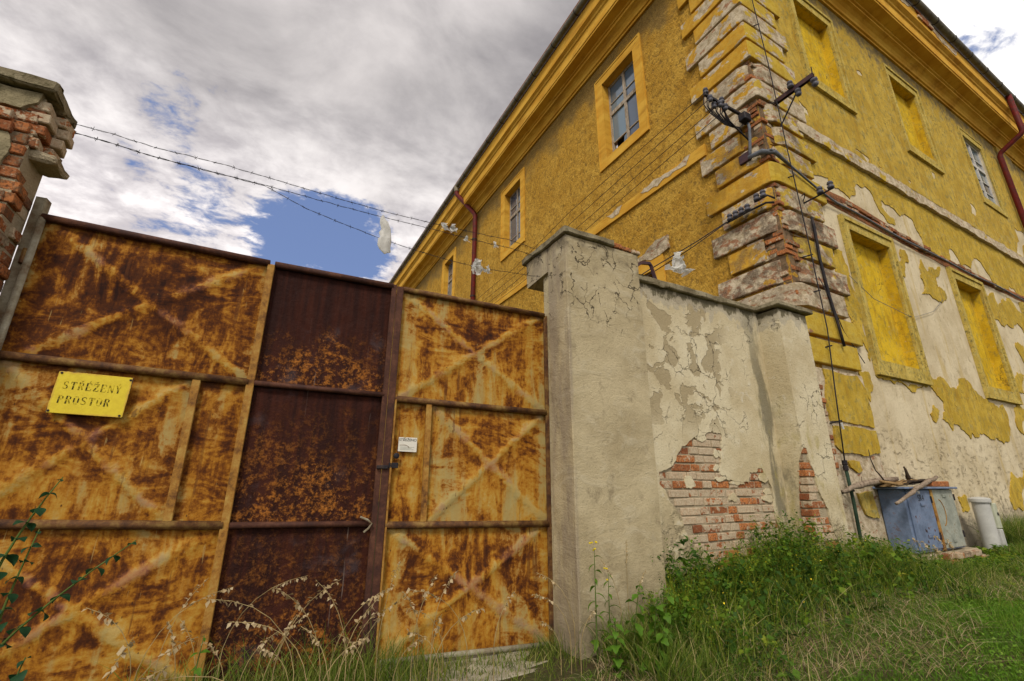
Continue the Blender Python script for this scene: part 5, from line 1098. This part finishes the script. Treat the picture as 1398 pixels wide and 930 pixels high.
for i, (x, y, l, w_, rz_) in enumerate([(6.95, 2.98, .34, .14, .1), (7.25, 2.90, .40, .10, -.12), (7.55, 3.02, .36, .13, .2), (7.10, 3.08, .42, .09, .05)]):
    bm = bmesh.new(); sheet(bm, jag([(-l/2, -w_/2), (l/2, -w_/2), (l/2+.03, w_/2), (-l/2-.02, w_/2)], .14, 3, 90+i), [], lambda a, b, d: Vector((a, b, d+.03*math.sin(a*7+i))), 0, .012)
    bm.transform(Matrix.Translation((x, y, 1.205+.010*i)) @ Matrix.Rotation(rz_, 4, 'Z'))
    tag(part('bark_piece', bm, M['darkbranch'] if i % 2 else M['bark']), ['ragged brown bark piece at the left end of the cabinet lid', 'long dark bark piece along the front of the cabinet lid', 'ragged brown bark piece right of the middle of the cabinet lid', 'dark bark piece at the back of the cabinet lid by the wall'][i], 'bark', 'bark pieces on the cabinet lid')
tag(same('brick', BRD[0][1], None, world=Matrix.Translation((7.72, 2.86, 1.176)) @ Matrix.Rotation(.12, 4, 'Z')), 'red brick lying at the right end of the cabinet lid, left of the other', 'brick', 'bricks on the cabinet lid')
tag(same('brick', BRD[0][2], None, world=Matrix.Translation((8.02, 2.90, 1.176)) @ Matrix.Rotation(-.05, 4, 'Z')), 'red brick nearest the right edge of the cabinet lid', 'brick', 'bricks on the cabinet lid')
# white telecom post
tp = thing('telecom_post', 'round white plastic telecom post with domed cap right of the cabinet', 'post', (9.15, 2.9, .2))
bm = bmesh.new(); lathe(bm, (9.15, 2.9, .0), [(.0, 0), (.095, 0), (.095, .96), (0, .96)], 32); part('tube', bm, M['white'], tp, smooth=False)
bm = bmesh.new(); lathe(bm, (9.15, 2.9, .962), [(0, 0), (.118, 0), (.121, .01), (.121, .045), (.112, .056), (.07, .070), (0, .076)], 32); part('cap', bm, M['white'], tp, smooth=False)
bm = bmesh.new(); box(bm, 9.20, 9.31, 2.785, 2.90, .62, .955, .008); part('access_door', bm, M['cream'], tp)
bm = bmesh.new(); box(bm, 9.20, 9.305, 2.787, 2.90, .1, .612, .008); pl_ = part('access_door', bm, M['white'], tp)
bm = bmesh.new(); box(bm, 9.25, 9.275, 2.775, 2.7845, .79, .83, .002); part('lock', bm, M['blackm'], tp)

# ------------------------------------------------------------------ grass, weeds and plants
def gzv(x, y):
    t = np.clip((x-1.2)/4.2, 0, 1); return .25*t*t*(3-2*t)
def np_mesh(name, verts, tris, tint, m, parent=None):
    verts = np.asarray(verts)
    c0 = np.zeros(3) if parent is None else verts.mean(0)
    verts = verts-c0
    me = bpy.data.meshes.new(name); nv, nt = len(verts), len(tris)
    me.vertices.add(nv); me.vertices.foreach_set('co', np.asarray(verts, np.float32).ravel())
    me.loops.add(nt*3); me.loops.foreach_set('vertex_index', np.asarray(tris, np.int32).ravel())
    me.polygons.add(nt); me.polygons.foreach_set('loop_start', np.arange(0, nt*3, 3, dtype=np.int32)); me.polygons.foreach_set('loop_total', np.full(nt, 3, np.int32))
    a = me.attributes.new('tint', 'FLOAT', 'POINT'); a.data.foreach_set('value', np.asarray(tint, np.float32))
    me.update(); me.validate(); me.materials.append(m); return link(name, me, parent, world=Matrix.Translation(Vector(c0.tolist())))
def blades(x, y, z, h, w, bend, tint):
    """curved tapering blades; returns verts, tris, tint"""
    n = len(x); az = rng.uniform(0, 2*np.pi, n); fa = rng.uniform(0, 2*np.pi, n)
    bx, by = np.cos(az)*bend, np.sin(az)*bend; wx, wy = np.cos(fa)*w/2, np.sin(fa)*w/2
    V = np.zeros((n, 7, 3)); T = np.zeros((n, 7))
    for k, t in enumerate((0, .4, .75, 1.0)):
        cx = x+bx*h*t**2; cy = y+by*h*t**2; cz = z+h*(t-.45*np.minimum(bend, 1.4)*t**2.2*.6)
        ww = (1, .85, .5, 0)[k]
        if k < 3:
            V[:, 2*k] = np.stack([cx-wx*ww, cy-wy*ww, cz], 1); V[:, 2*k+1] = np.stack([cx+wx*ww, cy+wy*ww, cz], 1)
        else: V[:, 6] = np.stack([cx, cy, cz], 1)
    T[:] = tint[:, None]; T[:, 5:] += .06
    f = np.array([[0,1,3],[0,3,2],[2,3,5],[2,5,4],[4,5,6]]); F = (np.arange(n)*7)[:, None, None] + f[None]
    return V.reshape(-1, 3), F.reshape(-1, 3), np.clip(T.ravel(), 0, 1)
def leaves(c, size, tint, droop=.3):
    """small folded leaves at points c"""
    n = len(c); az = rng.uniform(0, 2*np.pi, n); el = rng.normal(-droop*.3, .5, n)
    d = np.stack([np.cos(az)*np.cos(el), np.sin(az)*np.cos(el), np.sin(el)], 1); s = np.stack([-np.sin(az), np.cos(az), rng.normal(0, .4, n)], 1)
    up = np.cross(d, s); L = size[:, None]; wd = rng.uniform(.28, .42, n)[:, None]
    P = [c, c+d*L*.45+s*L*wd+up*L*.08, c+d*L - up*L*.10, c+d*L*.45-s*L*wd+up*L*.08, c+d*L*.5-up*L*.03]
    V = np.stack(P, 1); f = np.array([[0,1,4],[1,2,4],[0,4,3],[4,2,3]]); F = (np.arange(n)*5)[:, None, None]+f[None]
    return V.reshape(-1, 3), F.reshape(-1, 3), np.repeat(np.clip(tint, 0, 1), 5)
def merge(parts):
    V, F, T, o = [], [], [], 0
    for v, f, t in parts: V.append(v); F.append(f+o); T.append(t); o += len(v)
    return np.concatenate(V), np.concatenate(F), np.concatenate(T)
def fbm(x, y, s, seed=0):
    r = np.random.default_rng(seed); out = np.zeros_like(x)
    for k in range(5):
        a = r.uniform(0, 6.28, 3); f = s*(1.7**k)
        out += np.sin(x*f*np.cos(a[0])+y*f*np.sin(a[0])+a[1])*np.cos(x*f*np.sin(a[2])-y*f*np.cos(a[2])+a[1]*2)/(1.4**k)
    return out/2.2
base_y = lambda x: np.where(x < 3.04, 2.97, np.where(x < 5.28, 3.28, np.where(x < 5.9, 3.0, np.where(x < 6.9, 3.15, np.where(x < 8.6, 2.78, 3.15)))))
# lawn: short green blades, right foreground
n = 120000; x = rng.uniform(1.4, 11, n); y = rng.uniform(.6, 2.75, n); keep = rng.random(n) < np.clip(1.2-.07*x, .3, 1)
strawp = fbm(x, y, 2.1, 3); edge = (x-3.1)*.55-(y-1.75)
green = np.clip(.45+.9*edge+.5*fbm(x, y, 1.3, 5), 0, 1)
keep &= (rng.random(n) < green*.7+.34)
x, y = x[keep], y[keep]; h = rng.uniform(.025, .075, len(x))*(1+.5*(fbm(x, y, 3, 8) > .2))
parts_ = [blades(x, y, gzv(x, y)-.005, h, rng.uniform(.003, .006, len(x)), rng.uniform(.2, 1.3, len(x)), np.clip(rng.normal(.42, .22, len(x))+.25*fbm(x, y, 2.5, 4), 0, 1))]
nl = 16000; x = rng.uniform(2.6, 9, nl); y = rng.uniform(.8, 2.4, nl); k = (fbm(x, y, 2.2, 12) > .05) & ((x-2.6)*.6-(y-1.7) > 0); x, y = x[k], y[k]
parts_.append(leaves(np.stack([x, y, gzv(x, y)+rng.uniform(.015, .05, len(x))], 1), rng.uniform(.012, .024, len(x)), rng.uniform(.2, .8, len(x))))
o = np_mesh('lawn_grass', *merge(parts_), M['lawn']); tag(o, 'short bright green lawn grass and clover in the right foreground', 'grass', kind='stuff')
# dry cut straw lying in mats
n = 9000; x = rng.uniform(1.5, 8, n); y = rng.uniform(1.2, 2.9, n); k = (fbm(x, y, 1.6, 31)+.9-np.abs(y-2.05-.03*x)*1.5 > .28); x, y = x[k], y[k]; n = len(x)
parts_ = [blades(x, y, gzv(x, y)+rng.uniform(0, .035, n), rng.uniform(.04, .15, n), rng.uniform(.002, .004, n), rng.uniform(1.4, 3.0, n), rng.uniform(0, 1, n))]
o = np_mesh('dry_grass', *merge(parts_), M['straw']); tag(o, 'matted dry cut grass lying between the lawn and the weeds', 'dry grass', kind='stuff')
# tall grass along the walls
n = 52000; x = rng.uniform(2.25, 15, n); dw = rng.gamma(1.6, .30, n); y = base_y(x)-.02-dw; k = (dw < 1.35) & (rng.random(n) < np.clip(1.15-.05*x, .35, 1)); k2 = (x < 2.7) | (x > 6.2) | (rng.random(len(x)) < .40); x, y, dw = x[k][k2[k]], y[k][k2[k]], dw[k][k2[k]]; n = len(x)
prof = np.interp(x, [2.2, 2.6, 3.1, 3.7, 4.4, 5.0, 5.7, 6.2, 6.8, 7.4, 8.2, 8.8, 9.4, 15], [.26, .28, .32, .30, .34, .40, .42, .38, .34, .32, .34, .40, .52, .50])
h = prof*np.exp(-(dw/1.15)**4)*rng.uniform(.45, 1.15, n)+.05; h *= np.where((x > 6.3) & (x < 9.6), np.interp(dw, [0, .2, .5, .9], [.12, .18, .55, .9]), 1)
tt = np.clip(rng.normal(.26, .2, n)+.22*fbm(x, y, 1.8, 22)+.55*(rng.random(n) < .14), 0, 1)
parts_ = [blades(x, y, gzv(x, y)-.01, h, rng.uniform(.004, .009, n), rng.uniform(.12, .9, n), tt)]
# grass before the gate: thin
n = 5200; u = rng.uniform(-2.6, .1, n); uy = -rng.gamma(1.5, .16, n)-.03; p = np.array([(GM @ Vector((a, b, 0)))[:2] for a, b in zip(u, uy)])
hh = rng.uniform(.08, .42, n)*np.interp(u, [-2.6, -1.7, -1.25, -.7, -.2, .1], [.9, 1.2, 1.15, .35, .30, 1.0])*(.25+.75*rng.random(n))
parts_.append(blades(p[:, 0], p[:, 1], np.full(n, .0), hh, rng.uniform(.003, .007, n), rng.uniform(.1, .9, n), np.clip(rng.normal(.45, .25, n), 0, 1)))
o = np_mesh('tall_grass', *merge(parts_), M['grass']); tag(o, 'tall uncut grass along the foot of the walls and gate', 'grass', kind='stuff')
# dense weeds in front of the courtyard wall: many leafy stems of three habits
ns = 2700; x = rng.uniform(2.65, 9.5, ns); dw = rng.gamma(1.7, .22, ns); y = base_y(x)-.02-dw; k = dw < 1.15; x, y, dw = x[k], y[k], dw[k]; ns = len(x)
top = np.interp(x, [2.7, 3.2, 3.9, 4.5, 5.0, 5.5, 6.1, 6.7, 9.5], [.28, .36, .35, .47, .47, .36, .27, .20, .20])*np.where(x > 6.3, np.interp(dw, [0, .25, .6], [.2, .4, 1]), 1)*np.exp(-(dw/.85)**2)*rng.uniform(.35, 1.40, ns)*(1+.3*fbm(x, y, 3.2, 14))+.05
hab = rng.choice(3, ns, p=[.46, .34, .20]); lean_x = rng.normal(0, .22, ns); lean_y = rng.normal(-.18, .2, ns); patch = fbm(x, y, 2.0, 44)
C, SZ, TT = [], [], []
for i in range(ns):
    m_ = int((26, 18, 9)[hab[i]]*(.5+top[i]*2.2)); f = rng.beta(1.5, 1.05, m_); rad = (.030, .045, .06)[hab[i]]*(1.15-f)+.006; an = rng.uniform(0, 6.28, m_)
    C.append(np.stack([x[i]+lean_x[i]*top[i]*f**1.5+rad*np.cos(an), y[i]+lean_y[i]*top[i]*f**1.5+rad*np.sin(an), gzv(x[i], y[i])+top[i]*f], 1))
    SZ.append(rng.uniform(.7, 1.3, m_)*(.020, .038, .080)[hab[i]]*(1.15-.5*f)); TT.append(np.clip((.40, .20, .28)[hab[i]]+.26*patch[i]+.42*(f-.5)+rng.normal(0, .13, m_)+rng.normal(-.05, .16), 0, 1))
parts_ = [leaves(np.concatenate(C), np.concatenate(SZ), np.concatenate(TT), .6)]
parts_.append(blades(x, y, gzv(x, y), top*1.05, np.full(ns, .005), np.hypot(lean_x, lean_y), np.full(ns, .7)))
n = 2600; xx = rng.uniform(2.7, 6.6, n); dd_ = rng.gamma(1.7, .22, n); yy = base_y(xx)-.01-dd_
hh = np.interp(xx, [2.7, 3.2, 3.9, 4.5, 5.0, 5.5, 6.1, 6.6], [.42, .50, .46, .50, .52, .46, .36, .25])*np.exp(-(dd_/.85)**2)*rng.uniform(.5, 1.2, n)+.03
parts_.append(blades(xx, yy, gzv(xx, yy), hh, rng.uniform(.003, .005, n), rng.uniform(.05, .5, n), np.clip(rng.normal(.72, .25, n), 0, 1)))
o = np_mesh('weeds', *merge(parts_), M['leaf']); tag(o, 'dense small leaved weeds in front of the bare brick part of the courtyard wall', 'weeds', kind='stuff')
n = 150; x = rng.uniform(2.9, 6.0, n); y = base_y(x)-rng.gamma(2, .16, n)-.05
parts_ = [leaves(np.stack([x, y, gzv(x, y)+rng.uniform(.2, .42, n)], 1), rng.uniform(.010, .017, n), rng.random(n)) for _ in range(2)]
o = np_mesh('yellow_flowers', *merge(parts_), M['flower']); tag(o, 'tiny yellow flowers scattered over the weeds', 'flowers', kind='stuff')

# leafy plants that can be told apart: stem + leaves, every leaf an object
def leaf_mesh(name, m, wide=.42, serr=.0, seed=0, n=6):
    r = random.Random(seed); V, F, T = [], [], []
    for i in range(n+1):
        t = i/n; w = wide*math.sin(math.pi*min(1, t**.8))*(1+(serr if i % 2 else -serr)); zc = .18*math.sin(t*2.6)-.22*t*t
        V += [(-w, t, zc+.10*w), (0, t, zc-.03), (w, t, zc+.10*w)]; T += [.5+r.uniform(-.2, .2), .25, .5+r.uniform(-.2, .2)]
    for i in range(n):
        a = 3*i
        for q in (0, 1): F += [(a+q, a+q+1, a+q+4), (a+q, a+q+4, a+q+3)]
    me = bpy.data.meshes.new(name); me.from_pydata(V, [], F); at = me.attributes.new('tint', 'FLOAT', 'POINT'); at.data.foreach_set('value', T)
    me.polygons.foreach_set('use_smooth', [True]*len(F)); me.materials.append(m); return me
LF = dict(nettle=[leaf_mesh('leaf', M['fresh'], .34, .14, i) for i in range(3)], lance=[leaf_mesh('leaf', M['leaf'], .16, .05, i) for i in range(3)], round=[leaf_mesh('leaf', M['roundleaf'], .46, 0, i) for i in range(3)], bind=[leaf_mesh('leaf', M['leaf'], .40, 0, 5+i) for i in range(3)])
def stem_mesh(pts, r0, r1, tint=.4):
    bm = bmesh.new(); tube(bm, pts, list(np.linspace(r0, r1, len(pts))), 5); return bm
def plant(label, name, cat, loc, hgt, kind, size, nn, lean=(0, 0), stem_m='leaf', group=None, opp=True, taper=.55, flowers=0, seed=0):
    r = random.Random(seed); t = thing(name, label, cat, loc, 0, group); P0_ = Vector(loc)
    pts = [P0_ + Vector((lean[0]*hgt*(k/6)**1.6 + .012*mnoise.noise(Vector((k, seed, 0))), lean[1]*hgt*(k/6)**1.6+.012*mnoise.noise(Vector((k, seed, 5))), hgt*k/6)) for k in range(7)]
    st = part('stem', stem_mesh(pts, .0045+.004*hgt, .002), M['greenstem'], t, smooth=True)
    az = r.uniform(0, 6)
    for i in range(nn):
        f = .12+.86*(i/max(1, nn-1)); p = wire_pt(pts, f); az += 1.571 if opp else 2.4
        for s in ((0, math.pi) if opp else (0,)):
            L = size*(1-(1-taper)*f)*r.uniform(.8, 1.15)*(.55 if f > .92 else 1)
            Mx = Matrix.Translation(p) @ Matrix.Rotation(az+s+r.uniform(-.3, .3), 4, 'Z') @ Matrix.Rotation(r.uniform(-.95, .15), 4, 'X') @ Matrix.Rotation(r.uniform(-.6, .6), 4, 'Y') @ Matrix.Diagonal((L, L, L, 1))
            same('leaf', r.choice(LF[kind]), t, world=Mx)
    for i in range(flowers):
        bm = bmesh.new(); q = pts[-1]+Vector((r.uniform(-.03, .03), r.uniform(-.03, .03), r.uniform(-.05, .03))); lathe(bm, q, [(0, 0), (.008, .004), (.009, .01), (0, .013)], 6); part('flower', bm, M['flower'], t)
    return t
M['strawstem'] = plain('straw_stem', (.34, .26, .12), .7, .3); M['greenstem'] = plain('green_stem', (.09, .13, .03), .7, .3)
for i, (x, y, hgt, sz, ln, lab) in enumerate([(2.30, 2.62, .52, .125, (.10, -.10), 'tallest fresh green nettle with drooping toothed leaves before the left part of the pier'), (2.44, 2.58, .44, .125, (-.05, -.22), 'broad pale nettle in the middle before the grey pier'),
        (2.16, 2.60, .36, .11, (-.12, -.1), 'small nettle leaning left at the left corner of the pier'), (2.56, 2.62, .46, .115, (.12, -.12), 'nettle leaning right before the right half of the pier'), (2.36, 2.50, .30, .13, (.05, -.35), 'low nettle with big leaves in front of the others'), (2.68, 2.60, .36, .11, (.15, -.2), 'rightmost small nettle near the right corner of the pier')]):
    plant(lab, 'nettle', 'plant', (x, y, gz(x, y)), hgt, 'nettle', sz, 9, ln, group='nettles at the pier', seed=80+i)
plant('slim upright weed with yellow flower buds against the left edge of the grey pier', 'flowering_weed', 'plant', (2.17, 2.82, .03), .74, 'lance', .11, 15, (.02, .0), opp=False, flowers=6, seed=4)
plant('second narrow leaved weed with yellow buds, shorter, before the pier', 'flowering_weed', 'plant', (2.30, 2.84, .03), .56, 'lance', .11, 13, (.04, .02), opp=False, flowers=3, seed=5)
plant('dark narrow leaved weed at the right corner of the pier', 'narrow_leaved_weed', 'plant', (2.74, 2.80, .05), .46, 'lance', .14, 12, (.0, -.15), opp=False, seed=6)
plant('broad bushy weed right of the pier where the wall begins', 'narrow_leaved_weed', 'plant', (3.02, 2.78, .07), .44, 'bind', .075, 12, (.08, -.1), seed=7)
for i, (x, z1, ln, lab) in enumerate([(4.62, .78, (-.06, .12), 'bindweed climbing highest up the stained inner corner of the pilaster'), (4.95, .60, (.1, .2), 'bindweed spreading over the weeds below the pilaster'), (5.12, .66, (-.2, .1), 'bindweed with small heart shaped leaves on the brick pilaster edge'), (4.40, .50, (-.12, .1), 'low bindweed left of the highest one, over the bricks'), (5.55, .48, (.12, .05), 'bindweed at the right foot of the pilaster')]):
    plant(lab, 'bindweed', 'plant', (x, 2.90, .16), z1-.16, 'bind', .058, 13, ln, group='bindweed on the wall', seed=20+i, opp=True)
# round leaved shoots at the left edge, close to the camera
for i, (p, hgt, ln, sz, nn, lab) in enumerate([((-.80, 2.45, .42), .56, (.75, .0), .062, 11, 'long shoot with dark round leaves reaching right in front of the left gate leaf'), ((-.74, 2.5, .55), .48, (.10, 0), .055, 9, 'upright thin shoot with small dark leaves at the left edge'),
        ((-.79, 2.5, .78), .44, (.28, 0), .055, 8, 'highest shoot with dark leaves at the left edge of the photo'), ((-.74, 2.40, .30), .40, (-.05, 0), .078, 10, 'bushy dark leaved shoot in the lower left corner'), ((-.66, 2.42, .20), .42, (.12, .0), .075, 10, 'second bushy shoot in the lower left corner, right of the first'), ((-.70, 2.38, .12), .42, (.02, .0), .07, 12, 'lowest dark leaved shoot in the lower left corner')]):
    plant(lab, 'leafy_shoot', 'plant', p, hgt, 'round', sz, nn, ln, group='shoots at the left edge', seed=40+i, opp=True)
plant('small fresh green weed in front of the left stile of the dark gate leaf', 'small_weed', 'plant', (-.13, 3.0, .02), .46, 'nettle', .07, 7, (.05, 0), seed=60)

# dry seeding grasses in front of the gate: stems with drooping heads
def seed_tuft(label, spots, group, name='stalk_tuft', green=.3):
    """spots: (x, y, z0, height, droop direction, droop, head size, fluffy)"""
    c = spots[0]; t = thing(name, label, 'grass tuft', (c[0], c[1], c[2]), 0, group); r = random.Random(int(c[0]*1000))
    for (x, y, z0, hh, az, dr, hs, nsp) in spots:
        dx_, dy_ = math.cos(az), math.sin(az)*.4; pts = []
        for k in range(11):
            f = k/10; b = dr*hh*max(0, f-.35)**1.8*2.0
            pts.append(Vector((x+dx_*b, y+dy_*b, z0+hh*(f-.9*dr*max(0, f-.55)**2*2.0))))
        bm = bmesh.new(); tube(bm, pts, list(np.linspace(.0032, .0014, 11)), 4); stx = part('stem', bm, M['strawstem'], t, smooth=True)
        V, T_ = [], []
        for s in range(nsp):
            f = .78+.22*s/nsp; p = wire_pt(pts, f); a = r.uniform(0, 6.28); off = Vector((math.cos(a)*.5, math.sin(a)*.5, -.5*dr+.4*(1-dr)))
            V.append(p+off*hs*.25)
        c_ = np.array([v[:] for v in V]); vv, ff, tn = leaves(c_, np.full(len(c_), hs)*rng.uniform(.7, 1.2, len(c_)), rng.uniform(.3, 1, len(c_)), 1.5)
        np_mesh('seed_head', vv, ff, tn, M['straw'], stx); 
    return t

seed_tuft('tuft of tall dry grass with drooping pale heads before the dark gate leaf', [(.30, 2.72, 0, .86, 2.9, .55, .030, 16), (.36, 2.70, 0, .74, 2.7, .6, .028, 16), (.42, 2.74, 0, .82, 3.3, .35, .030, 14), (.46, 2.70, 0, .62, 2.2, .45, .030, 16), (.40, 2.68, 0, .55, .4, .5, .026, 14), (.50, 2.72, 0, .70, .6, .35, .028, 14)], 'dry grass tufts before the gate')
seed_tuft('tuft of upright dry grass before the meeting stile of the dark and right gate leaves', [(.55, 2.8, 0, .80, 2.6, .3, .026, 16), (.60, 2.82, 0, .66, .5, .4, .028, 14), (.66, 2.8, 0, .52, 2.5, .4, .026, 14), (.50, 2.85, 0, .48, .3, .4, .026, 14)], 'dry grass tufts before the gate')
seed_tuft('slender straw coloured stalks standing near the left side of the right gate leaf', [(.74, 2.95, 0, .80, .4, .15, .022, 18), (.95, 2.98, 0, .72, .5, .25, .024, 16), (.84, 2.95, 0, .40, .4, .5, .028, 14)], 'dry grass tufts before the gate')
seed_tuft('single arching grass stalk bending left before the left gate leaf', [(.14, 2.62, 0, .62, 3.2, .95, .026, 22)], 'dry grass tufts before the gate')
seed_tuft('wild barley like dry grass at the bottom left, before the left gate leaf', [(-.42, 2.55, .05, .60, .7, .2, .030, 14), (-.38, 2.55, .05, .52, .5, .45, .034, 14), (-.33, 2.5, .05, .42, .4, .3, .034, 16), (-.30, 2.52, .05, .38, .6, .3, .034, 16), (-.46, 2.5, .05, .40, 2.6, .3, .034, 14), (-.26, 2.5, .05, .33, .3, .3, .034, 14), (-.20, 2.56, .02, .40, .4, .2, .03, 14)], 'dry grass tufts before the gate')
seed_tuft('row of short wispy green grass ears at the foot of the dark gate leaf', [(-.02+.055*i, 2.66, 0, .30+.05*math.sin(i*2.3), 1.0+i, .18, .026, 12) for i in range(9)], 'dry grass tufts before the gate')
seed_tuft('dry stalks standing in the corner between the right gate leaf and the pier', [(1.98, 2.85, 0, .62, 2.8, .5, .026, 16), (2.05, 2.9, 0, .74, 2.6, .45, .026, 14), (1.92, 2.88, 0, .40, 2.9, .4, .026, 14), (2.02, 2.8, 0, .45, .3, .4, .026, 14)], 'dry grass tufts before the gate')
seed_tuft('dead umbel stalks with fine branched tops before the grey pier', [(2.55, 2.92, .03, .78, .6, .05, .02, 18), (2.48, 2.92, .03, .70, 2.6, .25, .018, 14), (2.62, 2.92, .03, .60, .4, .3, .018, 14)], None, 'dead_stalks')
seed_tuft('dry brown grass heads in front of the blue cabinet', [(6.5+.12*i, 2.62-.02*(i % 3), .2, .52-.05*(i % 4), 2.6-.5*(i % 3), .35, .03, 16) for i in range(7)], None)

rr = random.Random(99)
for lab, u0, u1, m_ in (('loose group of tall pale dry stalks across the foot of the dark gate leaf', -2.15, -1.45, 9), ('thin pale dry stalks before the lower panel of the right gate leaf', -1.15, -.45, 8), ('low dry stalks with bent heads along the left gate leaf', -2.55, -2.2, 6)):
    sp_ = []
    for i in range(m_):
        p_ = GM @ Vector((rr.uniform(u0, u1), -rr.uniform(.15, .75), 0)); sp_.append((p_.x, p_.y, 0, rr.uniform(.42, .82), rr.choice((.3, 2.8))+rr.uniform(-.4, .4), rr.uniform(.15, .6), rr.uniform(.022, .03), 15))
    seed_tuft(lab, sp_, 'dry grass tufts before the gate')
